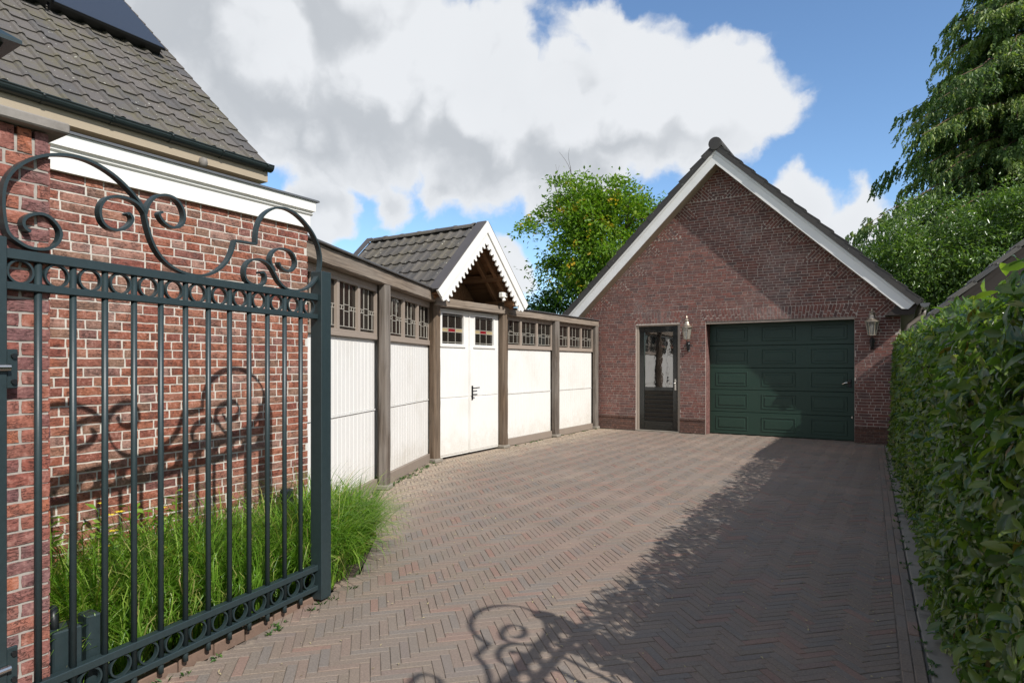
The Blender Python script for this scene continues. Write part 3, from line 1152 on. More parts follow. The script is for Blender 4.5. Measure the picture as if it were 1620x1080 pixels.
def tile_roof(roof, O, e, s_, nx, ny, w, ex, mat, limit=300, skip=None, roll=0.044):
    """O lower corner, e along the eave, s_ up the slope"""
    e, s_ = Vector(e).normalized(), Vector(s_).normalized()
    nrm = e.cross(s_)
    Rm = Matrix((e, s_, nrm)).transposed().to_4x4()
    tm = tile_mesh(w, ex * 1.22, mat, roll)
    me = tm.mesh('roof_tile', mat)
    items = []
    for j in range(ny):
        for i in range(nx):
            P = Vector(O) + e * (i * w) + s_ * (j * ex)
            if skip and skip(i, j, P):
                continue
            items.append(P)
    items.sort(key=lambda P: -show_size(P, w * ex))
    rest = MB()
    for k_, P in enumerate(items):
        M = Matrix.Translation(P + nrm * random.uniform(0, 0.004)) @ Rm @ Matrix.Rotation(random.gauss(0, 0.006), 4, 'Z') @ Matrix.Rotation(random.gauss(0, 0.006), 4, 'X')
        if k_ < limit and show_size(P, w * ex) > 0:
            put('roof_tile', me, roof, M)
        else:
            rest.add([M @ Vector(v) for v in tm.v], tm.f, random.random() * 0.99 + 0.005)
    if rest.v:
        stuff(rest.obj('roof_tiles', mat, roof))


cs, sn = math.cos(SL), math.sin(SL)
rf = MB()
RIDGE_L = 6.2
rf.prism([(0.06, 0.0), (0.06, -0.03), (RIDGE_L, -0.03), (RIDGE_L, 0.0)], lambda p, q, t: (EX - p * cs + q * sn, t, EZ + p * sn + q * cs), -1.0, HYE - 0.01)
rf.prism([(0.0, 0.0), (RIDGE_L, 0), (RIDGE_L, -0.03), (0, -0.03)], lambda p, q, t: (2 * (EX - RIDGE_L * cs) - (EX - p * cs + q * sn), t, EZ + p * sn + q * cs), -1.0, HYE - 0.01)
hroof = rf.obj('roof', 'dark_bitumen', house)
tile_roof(hroof, Vector((EX + 0.03, HYE - 21 * 0.3, EZ - 0.01)), (0, 1, 0), (-cs, 0, sn), 21, 18, 0.3, 0.335, 'house_tile', 300)
# verge tiles folding over the gable
vt = MB()
vt.box((0, 0, 0), (0.02, 0.35, 0.11), bev=0.004)
vt_me = vt.mesh('verge_tile', 'house_tile')
Rv = Matrix((Vector((0, 1, 0)), Vector((-cs, 0, sn)), Vector((0, 1, 0)).cross(Vector((-cs, 0, sn))))).transposed().to_4x4()
for j in range(18):
    P = Vector((EX + 0.03, HYE + 0.02, EZ - 0.01)) + Vector((-cs, 0, sn)) * (j * 0.335 + 0.165) + Vector((sn, 0, cs)) * (-0.015)
    put('verge_tile', vt_me, hroof, Matrix.Translation(P) @ Rv @ Matrix.Rotation(-0.05, 4, 'X'))

# solar panels lying on rails above the tiles
for (y0, y1, lab) in ((4.10, 5.70, 'black solar panel nearest the gable edge of the house roof'), (2.46, 4.06, 'black solar panel cut by the top edge, left of the other one')):
    sp = thing('solar_panel', lab, 'solar panel', (-10.7, y0, 6.8), 'solar panels on the house roof')
    lo, hi = 3.06, 5.30
    fn = lambda p, q, t: (EX - p * cs + q * sn, t, EZ + p * sn + q * cs)
    a = MB()
    a.prism([(lo, 0.22), (hi, 0.22), (hi, 0.18), (lo, 0.18)], fn, y0, y1)
    a.obj('frame', 'black_iron', sp)
    a = MB()
    a.prism([(lo + 0.012, 0.2235), (hi - 0.012, 0.2235), (hi - 0.012, 0.2205), (lo + 0.012, 0.2205)], fn, y0 + 0.012, y1 - 0.012)
    a.obj('glass', 'solar_glass', sp)
    for pr in (lo + 0.12, hi - 0.4):
        a = MB()
        a.prism([(pr, 0.178), (pr + 0.04, 0.178), (pr + 0.04, 0.04), (pr, 0.04)], fn, y0, y1)
        a.obj('rail', 'black_iron', sp)

# ------------------------------------------------------------------ gate pier
PX, PY1, PY0 = -2.93, 1.145, 0.62
pier = thing('gate_pier', 'brick gate pier with flat stone cap at the left edge', 'gate pier', (PX - 0.26, 0.88, 0))
pm = MB()
pm.box((PX - 0.0045 - 0.25, (PY0 + PY1) / 2, 1.2), (0.5, PY1 - PY0 - 0.016, 2.4))
pwall = pm.obj('pier_core', 'pier_mortar', pier)
PW = Wall((PX, PY1, 0), (1, 0, 0), 'pier_brick')
PC = 0.0571
z = 0.0
c = 0
z_rows = []
while z < 2.30:
    if c == 3:                       # a course of bricks on end near the foot
        for k_ in range(9):
            PW.brick(0.031 + k_ * 0.058, z + 0.053, 0.048, 0.096)
        z += 0.107
    else:
        if c % 2 == 0:
            lens = [0.1035, 0.207, 0.207]
        else:
            lens = [0.052, 0.1035, 0.1035, 0.1035, 0.1035, 0.06]
        a = 0.0
        for L in lens:
            PW.brick(a + L / 2, z + PC / 2, L - 0.0105, BH)
            a += L
        z += PC
    c += 1
for k_ in range(9):
    PW.brick(0.031 + k_ * 0.058, z + 0.05, 0.048, 0.094)
ptop = z + 0.104
PW.build(pwall, fine_px=6)
PF = Wall((PX, PY1, 0), (0, 1, 0), 'pier_brick')
z = 0.0
for c in range(int(ptop / PC)):
    a = 0.0
    for L in ([0.1035, 0.207, 0.207] if c % 2 else [0.207, 0.207, 0.1035]):
        PF.brick(-(a + L / 2), (c + 0.5) * PC, L - 0.0105, BH)
        a += L
PF.build(pwall, name='side_brick')
cp = MB()
cp.box((PX - 0.26, (PY0 + PY1) / 2, ptop + 0.022), (0.62, PY1 - PY0 + 0.10, 0.044), bev=0.006)
cp.obj('cap', 'cap_stone', pier)
# lantern on the pier
lz = ptop + 0.044
lcx, lcy = PX - 0.085, 0.80
pl = thing('pier_lantern', 'black lantern with amber glass on top of the gate pier', 'lantern', (lcx, lcy, lz))
m = MB()
m.lathe([(0.10, 0), (0.10, 0.012), (0.05, 0.03), (0.045, 0.05)], (lcx, lcy, lz), 12)
m.obj('base', 'black_iron', pl)
cor_b, cor_t = 0.085, 0.155
for sx in (-1, 1):
    for sy in (-1, 1):
        m = MB()
        m.tube([(lcx + sx * cor_b, lcy + sy * cor_b, lz + 0.05), (lcx + sx * cor_t, lcy + sy * cor_t, lz + 0.225)], 0.009, 6)
        m.obj('corner_post', 'black_iron', pl)
for (ax, sg) in ((0, -1), (0, 1), (1, -1), (1, 1)):
    m = MB()
    f1 = lambda w, d, z_: (lcx + (sg * d if ax == 0 else w), lcy + (w if ax == 0 else sg * d), z_)
    m.add([f1(-cor_b + 0.008, cor_b - 0.002, lz + 0.055), f1(cor_b - 0.008, cor_b - 0.002, lz + 0.055), f1(cor_t - 0.008, cor_t - 0.002, lz + 0.222), f1(-cor_t + 0.008, cor_t - 0.002, lz + 0.222)], [(0, 1, 2, 3)])
    m.obj('pane', 'amber_glass', pl)
m = MB()
q4 = lambda h_, z_: [(lcx - h_, lcy - h_, z_), (lcx + h_, lcy - h_, z_), (lcx + h_, lcy + h_, z_), (lcx - h_, lcy + h_, z_)]
V = q4(0.205, lz + 0.222) + q4(0.205, lz + 0.236) + q4(0.06, lz + 0.34) + q4(0.03, lz + 0.37)
F = [(3, 2, 1, 0)] + [(4 * i + a, 4 * i + (a + 1) % 4, 4 * (i + 1) + (a + 1) % 4, 4 * (i + 1) + a) for i in range(3) for a in range(4)] + [(12, 13, 14, 15)]
m.add(V, F)
m.obj('hood', 'gate_paint', pl)

# ------------------------------------------------------------------ iron gate
SC_A = [(1.657, 2.023), (1.68, 2.036), (1.68, 2.07), (1.639, 2.098), (1.597, 2.1), (1.561, 2.072), (1.544, 2.039), (1.553, 2.002), (1.575, 1.977), (1.607, 1.961), (1.665, 1.959), (1.705, 1.98), (1.735, 2.003), (1.747, 2.067), (1.75, 2.139), (1.74, 2.202), (1.71, 2.256), (1.665, 2.3), (1.613, 2.335), (1.547, 2.359), (1.479, 2.371), (1.406, 2.365), (1.33, 2.339), (1.271, 2.303), (1.216, 2.257), (1.186, 2.217), (1.177, 2.178), (1.163, 2.126), (1.137, 2.058), (1.085, 1.997), (1.017, 1.962), (0.953, 1.95), (0.886, 1.95), (0.83, 1.964), (0.773, 1.996), (0.721, 2.044), (0.691, 2.099), (0.675, 2.145), (0.668, 2.168)]
SC_N = [(0.668, 2.168), (0.523, 2.175)]
SC_B = [(0.523, 2.175), (0.523, 2.218), (0.515, 2.265), (0.494, 2.316), (0.455, 2.364), (0.394, 2.404), (0.33, 2.423), (0.255, 2.422), (0.177, 2.397), (0.106, 2.354), (0.054, 2.306), (0.012, 2.24), (-0.004, 2.168), (0.006, 2.099), (0.033, 2.044), (0.096, 1.985), (0.167, 1.955), (0.236, 1.946), (0.293, 1.95), (0.348, 1.98), (0.385, 2.027), (0.411, 2.06), (0.438, 2.08), (0.481, 2.093), (0.523, 2.09), (0.564, 2.077), (0.597, 2.043), (0.605, 1.997), (0.589, 1.961), (0.548, 1.946), (0.489, 1.947), (0.459, 1.97), (0.455, 2.004), (0.472, 2.025), (0.498, 2.018)]
SC_C = [(0.385, 2.047), (0.411, 2.077), (0.42, 2.109), (0.403, 2.146), (0.367, 2.172), (0.321, 2.183), (0.265, 2.179), (0.231, 2.153), (0.216, 2.113), (0.236, 2.075), (0.274, 2.055), (0.321, 2.063), (0.348, 2.079), (0.353, 2.099)]
SC_D = [(1.184, 2.204), (1.209, 2.232), (1.244, 2.247), (1.284, 2.25), (1.324, 2.244), (1.363, 2.221), (1.385, 2.184), (1.385, 2.14), (1.363, 2.106), (1.324, 2.095), (1.284, 2.106), (1.25, 2.136), (1.24, 2.164), (1.257, 2.184), (1.267, 2.175)]
SC_E = [(1.177, 2.198), (1.163, 2.248), (1.13, 2.288), (1.104, 2.303), (1.067, 2.312), (1.024, 2.306), (0.992, 2.279), (0.976, 2.242), (0.979, 2.201), (1.005, 2.173), (1.043, 2.163), (1.08, 2.175), (1.104, 2.198), (1.11, 2.216), (1.092, 2.226)]


def catmull(P, sub=4):
    P = [np.array(p) for p in P]
    out = []
    for i in range(len(P) - 1):
        p0, p1, p2, p3 = P[max(i - 1, 0)], P[i], P[i + 1], P[min(i + 2, len(P) - 1)]
        for t in np.linspace(0, 1, sub, endpoint=False):
            out.append(0.5 * ((2 * p1) + (-p0 + p2) * t + (2 * p0 - 5 * p1 + 4 * p2 - p3) * t * t + (-p0 + 3 * p1 - 3 * p2 + p3) * t ** 3))
    out.append(P[-1])
    return out


def smooth_pts(P, it=2):
    P = [np.array(p) for p in P]
    for _ in range(it):
        P = [P[0]] + [(P[i - 1] + 2 * P[i] + P[i + 1]) / 4 for i in range(1, len(P) - 1)] + [P[-1]]
    return P


def ribbon(m, pts, th, dp, G, a0=-0.0):
    """flat bar bent in the plane of the gate: th in the plane, dp across it"""
    n = len(pts)
    V, F = [], []
    for i in range(n):
        t = pts[min(i + 1, n - 1)] - pts[max(i - 1, 0)]
        t = t / (np.linalg.norm(t) + 1e-9)
        nn = np.array([-t[1], t[0]])
        for (a, b) in ((-1, -1), (1, -1), (1, 1), (-1, 1)):
            q = pts[i] + nn * a * th / 2
            V.append(G(q[0], q[1], b * dp / 2 + a0))
    for i in range(n - 1):
        for k_ in range(4):
            k2 = (k_ + 1) % 4
            F.append((i * 4 + k_, i * 4 + k2, (i + 1) * 4 + k2, (i + 1) * 4 + k_))
    F += [(3, 2, 1, 0), tuple((n - 1) * 4 + k_ for k_ in range(4))]
    m.add(V, F)


def make_gate(end, gdir, side, label):
    gdir = Vector(gdir).normalized()
    gn = Vector((gdir.y, -gdir.x, 0)) * side

    def G(s, z, d=0.0):
        p = end + gdir * s + gn * d
        return (p.x, p.y, z)
    gate = thing('iron_gate', label, 'gate', tuple(end + gdir * 0.9), 'the two leaves of the iron driveway gate')

    def gbox(name, s0, s1, z0, z1, d0, d1, bev=0.003):
        m = MB()
        V, F = bev_box((s1 - s0) / 2, (d1 - d0) / 2, (z1 - z0) / 2, bev)
        m.add([G(p[0] + (s0 + s1) / 2, p[2] + (z0 + z1) / 2, p[1] + (d0 + d1) / 2) for p in V], F)
        return m.obj(name, 'gate_paint', gate)
    gbox('stile', -0.06, 0.03, 0.02, 2.09, -0.045, 0.045)
    gbox('stile', 1.745, 1.795, 0.04, 1.985, -0.03, 0.03)
    rails = [(1.905, 1.945), (1.788, 1.818), (0.205, 0.24), (0.082, 0.112)]
    for (z0, z1) in rails:
        gbox('rail', 0.031, 1.744, z0, z1, -0.021, 0.021)
    for k_ in range(12):
        s = 0.166 + 0.1325 * k_
        m = MB()
        m.tube([G(s, 0.035), G(s, 0.10)], 0.0135, 10)
        m.tube([G(s, 0.10), G(s, 1.925)], 0.0135, 10)
        m.obj('bar', 'gate_paint', gate, smooth=True)
    for (zc, rr) in ((1.861, 0.0445), (0.159, 0.046)):
        for k_ in range(13):
            s = 0.0995 + 0.1325 * k_
            P = [np.array((s + rr * math.cos(a), zc + rr * math.sin(a))) for a in np.linspace(0, 2 * math.pi, 29)]
            m = MB()
            ribbon(m, P, 0.008, 0.02, G)
            m.obj('ring', 'gate_paint', gate)
    for pl_ in (smooth_pts(catmull(SC_A), 3) + [np.array(SC_A[-1])], [np.array(p) for p in SC_N], smooth_pts(catmull(SC_B), 3), smooth_pts(catmull(SC_C), 2), smooth_pts(catmull(SC_D), 2), smooth_pts(catmull(SC_E), 2)):
        m = MB()
        ribbon(m, pl_, 0.0115, 0.034, G)
        m.obj('scroll', 'gate_paint', gate)
    for zc in (1.485, 0.35):
        h_ = gbox('hinge', 1.706, 1.744, zc - 0.075, zc + 0.075, -0.024, -0.012)
        for dz in (-0.035, 0.035):
            m = MB()
            m.tube([G(1.722, zc + dz * 1.4, -0.034), G(1.722, zc + dz * 1.4, -0.022)], 0.010, 10)
            m.obj('bolt', 'black_iron', h_)
        m = MB()
        m.tube([G(1.742, zc + 0.005, -0.040), G(1.80, zc + 0.005, -0.040)], 0.013, 10)
        m.obj('hinge_pin', 'steel', h_)
    # lock keep on the free stile
    m = MB()
    for zc in (0.98, 1.02):
        m.box(G(-0.062, zc, 0.0), (0.012, 0.02, 0.028))
    m.obj('lock_plate', 'gate_paint', gate)
    return gate


make_gate(GATE_END, GDIR, 1, 'dark green iron gate leaf with scrolls standing open before the brick house')
make_gate(Vector((0.43, 2.52, 0)), Vector((0.105, -0.99, 0)), -1, 'second iron gate leaf folded back against the near end of the hedge')
# gate opener by the pier
go = thing('gate_opener', 'dark green gate motor housing low beside the brick pier behind the gate', 'gate opener', (-3.02, 1.25, 0))
m = MB()
m.box((-3.03, 1.225, 0.195), (0.11, 0.11, 0.39), bev=0.006)
m.obj('housing', 'gate_paint', go)
m = MB()
m.box((-3.04, 1.335, 0.205), (0.09, 0.06, 0.41), bev=0.006)
m.obj('side_housing', 'gate_paint', go)
m = MB()
m.tube([(-3.03, 1.20, 0.38), (-3.03, 1.195, 0.43), (-3.05, 1.20, 0.47), (-3.09, 1.22, 0.44), (-3.12, 1.24, 0.30)], 0.016, 8)
m.obj('cable', 'black_plastic', go, smooth=True)
# small black garden fixture on a stake at the wall
gs = thing('garden_fixture', 'small black garden socket on a stake against the brick wall', 'fixture', (-4.05, 3.1, 0))
m = MB()
m.box((-4.05, 3.16, 0.44), (0.07, 0.09, 0.20), bev=0.012)
m.obj('housing', 'black_plastic', gs)
m = MB()
m.tube([(-4.05, 3.16, 0), (-4.05, 3.16, 0.36)], 0.014, 8)
m.obj('stake', 'black_plastic', gs)

# ------------------------------------------------------------------ timber outbuilding with porch
shed = thing('timber_outbuilding', 'white boarded timber outbuilding with leaded windows, weathered posts and tiled gable porch', 'outbuilding', (-6.6, 8.5, 0))
FX = -6.2                              # plane of the straight part
BEAM_T, BEAM_B = 2.56, 2.40


def panel_run(p0, p1, board_p, n_win, w0=0.0, wz1=2.362):
    """one bay of the front between two posts: kick board, boards, rail, window band"""
    p0, p1 = Vector(p0), Vector(p1)
    d = (p1 - p0).normalized()
    L = (p1 - p0).length
    n = d.cross(Vector((0, 0, 1)))                      # outward (towards the drive)
    up = Vector((0, 0, 1))

    def at(s, z, o):
        return p0 + d * s + up * z + n * o
    bar('kick_board', at(0, 0.067, -0.01), at(L, 0.067, -0.01), 0.05, 0.13, 'kick_board', shed, 0.003)
    pan = bar('panel', at(0, 0.98, -0.06), at(L, 0.98, -0.06), 0.03, 1.69, 'white_paint', shed, 0.002)
    nb = max(1, round(L / board_p))
    bw = L / nb
    for (z0, z1) in ((0.135, 0.953), (0.975, 1.795)):
        mbx = MB()
        hx, hz, hy = bw / 2 - 0.0012, (z1 - z0) / 2, 0.011
        prof = [(-hx, -hy), (-hx, hy - 0.005), (-hx + 0.005, hy), (hx - 0.005, hy), (hx, hy - 0.005), (hx, -hy)]
        mbx.prism(prof, lambda p, q, t: (p, q, t), -hz, hz)
        me = mbx.mesh('board', 'white_paint')
        x = d
        y = n
        rot = Matrix((-x, y, up)).transposed().to_4x4() if (-x).cross(y).dot(up) > 0 else Matrix((x, y, up)).transposed().to_4x4()
        for k_ in range(nb):
            put('board', me, pan, Matrix.Translation(at((k_ + 0.5) * bw, (z0 + z1) / 2, -0.033 + random.gauss(0, 0.0006))) @ rot)
    bar('drip_rail', at(0, 0.964, -0.022), at(L, 0.964, -0.022), 0.024, 0.014, 'white_paint', pan, 0.003)
    # window band
    for nm, z, h_, o, w_ in (('window_sill', 1.822, 0.045, -0.012, 0.055), ('head_rail', wz1 + 0.026, 0.05, -0.014, 0.055)):
        bar(nm, at(0, z, o), at(L, z, o), w_, h_, 'taupe_paint', shed, 0.005)
    if w0 > 0:
        bar('window_infill', at(0, (1.846 + wz1) / 2, -0.014), at(w0 - 0.002, (1.846 + wz1) / 2, -0.014), 0.05, wz1 - 1.85, 'taupe_paint', shed, 0.003)
    ww = (L - w0) / n_win
    for i in range(n_win):
        window(lambda s, z, o, i=i: at(w0 + i * ww + s, z, o), ww, 1.846, wz1, shed, 'taupe_paint', 0.03, True)


def window(at, w, z0, z1, parent, mat, fr, pattern):
    m = MB()

    def fb(s0, s1, za, zb, o0=-0.04, o1=0.012):
        V = [at(s, z, o) for s in (s0, s1) for o in (o0, o1) for z in (za, zb)]
        m.add(V, [(0, 1, 3, 2), (4, 6, 7, 5), (0, 4, 5, 1), (2, 3, 7, 6), (0, 2, 6, 4), (1, 5, 7, 3)])
    fb(0.001, fr, z0, z1)
    fb(w - fr, w - 0.001, z0, z1)
    fb(fr, w - fr, z0, z0 + 0.03)
    fb(fr, w - fr, z1 - 0.035, z1)
    win = m.obj('window', mat, parent)
    g = MB()
    a0, a1, b0, b1 = fr, w - fr, z0 + 0.03, z1 - 0.035
    g.add([at(a0, b0, -0.022), at(a1, b0, -0.022), at(a1, b1, -0.022), at(a0, b1, -0.022)], [(0, 1, 2, 3)])
    g.obj('pane', 'leaded_glass', win)
    # lead cames
    lc = MB()
    W_, H_ = a1 - a0, b1 - b0

    def came(x0, y0, x1, y1, t=0.0034):
        P0, P1 = (a0 + x0 * W_, b0 + y0 * H_), (a0 + x1 * W_, b0 + y1 * H_)
        dx, dy = P1[0] - P0[0], P1[1] - P0[1]
        l = math.hypot(dx, dy)
        nx, ny = -dy / l * t, dx / l * t
        V = []
        for o in (-0.026, -0.016):
            V += [at(P0[0] + nx, P0[1] + ny, o), at(P1[0] + nx, P1[1] + ny, o), at(P1[0] - nx, P1[1] - ny, o), at(P0[0] - nx, P0[1] - ny, o)]
        lc.add(V, [(0, 1, 2, 3), (7, 6, 5, 4), (0, 4, 5, 1), (2, 6, 7, 3), (1, 5, 6, 2), (0, 3, 7, 4)])
    if pattern:
        for x in (0.36, 0.64):
            came(x, 0.07, x, 0.40)
            came(x, 0.54, x, 1.0)
        came(0.0, 0.07, 1.0, 0.07)
        came(0.12, 0.07, 0.12, 0.43)
        came(0.88, 0.07, 0.88, 0.43)
        came(0.36, 0.40, 0.64, 0.40)
        came(0.36, 0.54, 0.64, 0.54)
        came(0.36, 0.40, 0.36, 0.54)
        came(0.64, 0.40, 0.64, 0.54)
        for a, b in ((0.0, 0.36), (0.64, 1.0)):
            came(a, 0.43, b, 0.43)
            came(a, 0.51, b, 0.51)
        for x in (0.10, 0.24, 0.76, 0.90):
            came(x, 0.43, x, 0.51)
    else:
        came(0.33, 0, 0.33, 1)
        came(0.67, 0, 0.67, 1)
        came(0, 0.40, 1, 0.40)
        came(0, 0.52, 1, 0.52)
        came(0, 0.06, 1, 0.06)
        came(0, 0.95, 1, 0.95)
    lc.obj('lead_came', 'lead_came', win)
    for (x0, x1, y0, y1, mt) in (() if pattern else ((0.34, 0.66, 0.405, 0.515, 'red_glass'), (0.0, 0.32, 0.405, 0.515, 'cream_glass'), (0.68, 1.0, 0.405, 0.515, 'cream_glass'))):
        g = MB()
        g.add([at(a0 + x0 * W_, b0 + y0 * H_, -0.0205), at(a0 + x1 * W_, b0 + y0 * H_, -0.0205), at(a0 + x1 * W_, b0 + y1 * H_, -0.0205), at(a0 + x0 * W_, b0 + y1 * H_, -0.0205)], [(0, 1, 2, 3)])
        g.obj('coloured_pane', mt, win)
    return win


def post(x, y, z1, mat, ang=0.0, w=0.15, foot=True):
    p = bar('post', (x, y, 0.055), (x, y, z1), w, w, mat, shed, 0.035, up=(math.cos(ang), math.sin(ang), 0), wob=0.0022)
    if foot:
        m = MB()
        m.box((x, y, 0.03), (w + 0.035, w + 0.035, 0.06), Matrix.Rotation(ang, 3, 'Z'), bev=0.012)
        m.obj('post_foot', 'concrete', p)
    return p


wd_ = (WING1 - WING0).normalized()
wn = wd_.cross(Vector((0, 0, 1)))
WL = (WING1 - WING0).length
wang = math.atan2(wd_.y, wd_.x)
mid_s = 2.24
# left, slanting part
panel_run(WING0 + wd_ * 0.06, WING0 + wd_ * (mid_s - 0.06), 0.1, 4, 0.0, 2.41)
panel_run(WING0 + wd_ * (mid_s + 0.06), WING1 - wd_ * 0.05, 0.1, 3, 0.24, 2.41)
p_ = WING0 + wd_ * mid_s + wn * 0.075
post(p_.x, p_.y, 2.46, 'post_wood', wang, 0.138)
p_ = WING0 + wd_ * 0.03 + wn * 0.06
post(p_.x, p_.y, 2.46, 'post_wood', wang, 0.13)
bb = wn * 0.05 + Vector((0, 0, 2.545))
bar('beam', WING0 + wd_ * -0.05 + bb, WING1 - wd_ * 0.02 + bb, 0.14, 0.165, 'beam_wood', shed, 0.012, wob=0.003)
bb = wn * 0.05 + Vector((0, 0, 2.642))
bar('roof_edge_trim', WING0 + wd_ * -0.05 + bb, WING1 + wd_ * 0.0 + bb, 0.21, 0.022, 'zinc', shed, 0.004)
# straight right part
for (y0, y1) in ((9.55, 11.40), (11.56, 13.40)):
    panel_run((FX, y0, 0), (FX, y1, 0), 0.105, 3)
post(FX + 0.05, 11.48, BEAM_B, 'post_wood', 0, 0.15)
post(FX + 0.05, 13.47, BEAM_B, 'post_wood', 0, 0.13)
bar('beam', (FX + 0.04, 9.5, 2.465), (FX + 0.04, 13.54, 2.465), 0.13, 0.13, 'beam_wood', shed, 0.01, wob=0.003)
bar('roof_edge_trim', (FX + 0.04, 9.78, 2.546), (FX + 0.04, 13.56, 2.546), 0.19, 0.02, 'zinc', shed, 0.004)
# porch posts
post(FX + 0.06, 7.52, 2.62, 'brown_post_wood', 0, 0.155)
post(FX + 0.06, 9.46, 2.62, 'brown_post_wood', 0, 0.155)
bar('lintel', (FX + 0.07, 7.45, 2.475), (FX + 0.07, 9.54, 2.475), 0.14, 0.135, 'beam_wood', shed, 0.012, wob=0.003)
# double door
dy0, dy1 = 7.60, 9.38
dz1 = 2.395
dm = (dy0 + dy1) / 2
for (a, b, dirn) in ((dy0, dm - 0.004, 0), (dm + 0.004, dy1, 1)):
    w = b - a
    m = MB()
    wz0, wz1, wi0, wi1 = 1.80, 2.365, 0.14, w - 0.14
    for (s0, s1, z0, z1) in ((0, w, 0.03, wz0), (0, wi0, wz0, dz1), (wi1, w, wz0, dz1), (wi0, wi1, wz1, dz1)):
        m.box((FX - 0.015, a + (s0 + s1) / 2, (z0 + z1) / 2), (0.045, s1 - s0, z1 - z0))
    leaf = m.obj('door_leaf', 'white_paint', shed)
    for (z0, z1) in ((0.06, 0.955), (0.975, 1.765)):
        nb = 9
        bw = (w - 0.06) / nb
        mm = MB()
        mm.box((0, 0, 0), (0.014, bw - 0.0015, z1 - z0), bev=0.003)
        me = mm.mesh('board', 'white_paint')
        for k_ in range(nb):
            put('board', me, leaf, Matrix.Translation((FX + 0.0105 + random.gauss(0, 0.0003), a + 0.03 + (k_ + 0.5) * bw, (z0 + z1) / 2)))
    m = MB()
    m.box((FX + 0.016, a + w / 2, 1.795), (0.03, w - 0.22, 0.02), bev=0.003)
    m.obj('window_sill', 'white_paint', leaf)
    # leaded light in the leaf; its own frame, panes and cames are the leaf's parts
    win = window(lambda s, z, o: Vector((FX + 0.004 + o, a + 0.13 + s, z)), w - 0.26, 1.81, 2.36, shed, 'white_paint', 0.03, False)
    win['label'] = 'square leaded light with a red centre pane in the double door'
m = MB()
m.box((FX + 0.028, dm + 0.07, 1.03), (0.012, 0.035, 0.24), bev=0.004)
hd = m.obj('door_handle', 'black_iron', shed)
m = MB()
m.tube([(FX + 0.034, dm + 0.07, 1.11), (FX + 0.075, dm + 0.07, 1.11), (FX + 0.08, dm + 0.085, 1.11), (FX + 0.08, dm + 0.20, 1.115)], 0.010, 8)
m.obj('lever', 'black_iron', hd, smooth=True)
m = MB()
m.tube([(FX + 0.034, dm + 0.07, 1.0), (FX + 0.075, dm + 0.07, 1.0), (FX + 0.078, dm + 0.13, 1.0)], 0.012, 8)
m.obj('thumb_turn', 'black_iron', hd)
bar('door_stop', (FX + 0.016, dm, 0.04), (FX + 0.016, dm, dz1 - 0.01), 0.018, 0.014, 'white_paint', shed, 0.002, up=(1, 0, 0))
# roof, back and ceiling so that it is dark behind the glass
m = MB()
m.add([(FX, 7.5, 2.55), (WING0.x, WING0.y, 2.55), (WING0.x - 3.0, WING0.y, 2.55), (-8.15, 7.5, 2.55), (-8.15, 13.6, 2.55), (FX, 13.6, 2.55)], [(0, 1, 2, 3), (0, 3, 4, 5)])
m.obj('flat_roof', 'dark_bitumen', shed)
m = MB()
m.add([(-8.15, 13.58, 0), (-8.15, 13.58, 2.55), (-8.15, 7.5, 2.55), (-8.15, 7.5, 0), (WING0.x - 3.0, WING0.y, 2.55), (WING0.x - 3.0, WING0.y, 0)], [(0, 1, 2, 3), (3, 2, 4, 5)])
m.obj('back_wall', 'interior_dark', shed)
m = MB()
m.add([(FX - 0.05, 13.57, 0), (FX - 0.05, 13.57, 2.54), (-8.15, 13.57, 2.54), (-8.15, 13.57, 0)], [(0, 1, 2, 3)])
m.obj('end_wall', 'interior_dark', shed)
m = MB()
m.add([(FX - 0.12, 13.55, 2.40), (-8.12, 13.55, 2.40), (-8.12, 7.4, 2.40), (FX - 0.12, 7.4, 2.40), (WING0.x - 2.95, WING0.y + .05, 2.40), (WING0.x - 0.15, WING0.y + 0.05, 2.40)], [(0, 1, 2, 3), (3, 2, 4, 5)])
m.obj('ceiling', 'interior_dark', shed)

# porch gable
PXF, PYC, PAZ = -5.82, 8.48, 3.80          # front plane, ridge Y, ridge height (upper surface)
PHW, PEZ = 1.24, 2.58
psl = math.atan2(PAZ - PEZ, PHW)
PXB = -8.50
pr = MB()
pc, ps = math.cos(psl), math.sin(psl)
for sg in (-1, 1):
    # sarking boards carry the tiles; seen from below
    pr.prism([(0.0, -0.012), (PHW / pc, -0.012), (PHW / pc, -0.035), (0.0, -0.035)], lambda p, q, t: (t, PYC + sg * (PHW - p * pc) + sg * q * ps, PEZ + p * ps + q * pc), PXB, PXF - 0.035)
proof = pr.obj('porch_roof', 'porch_wood', shed)
tile_roof(proof, Vector((PXB + 0.10, PYC - PHW + 0.0, PEZ - 0.006)) + Vector((2.46, 0, 0)) * 0, (1, 0, 0), (0, pc, ps), 12, 6, 0.2045, 0.285, 'porch_tile', 150, roll=0.026)
tile_roof(proof, Vector((PXF - 0.10, PYC + PHW - 0.0, PEZ - 0.006)), (-1, 0, 0), (0, -pc, ps), 12, 6, 0.2045, 0.285, 'porch_tile', 150, roll=0.026)
rt = MB()
arc2 = [(0.10 * math.cos(a), 0.085 * math.sin(a)) for a in np.linspace(0.1, math.pi - 0.1, 9)]
rt.prism(arc2 + [(p * 0.85, q * 0.8) for p, q in arc2[::-1]], lambda p, q, t: (t, p, q), -0.2, 0.2)
rt.prism([(p * 1.08, q * 1.1) for p, q in arc2] + [(p * 0.95, q * 0.95) for p, q in arc2[::-1]], lambda p, q, t: (t, p, q), 0.17, 0.215)
rt_me = rt.mesh('ridge_tile', 'porch_tile')
x = PXB + 0.25
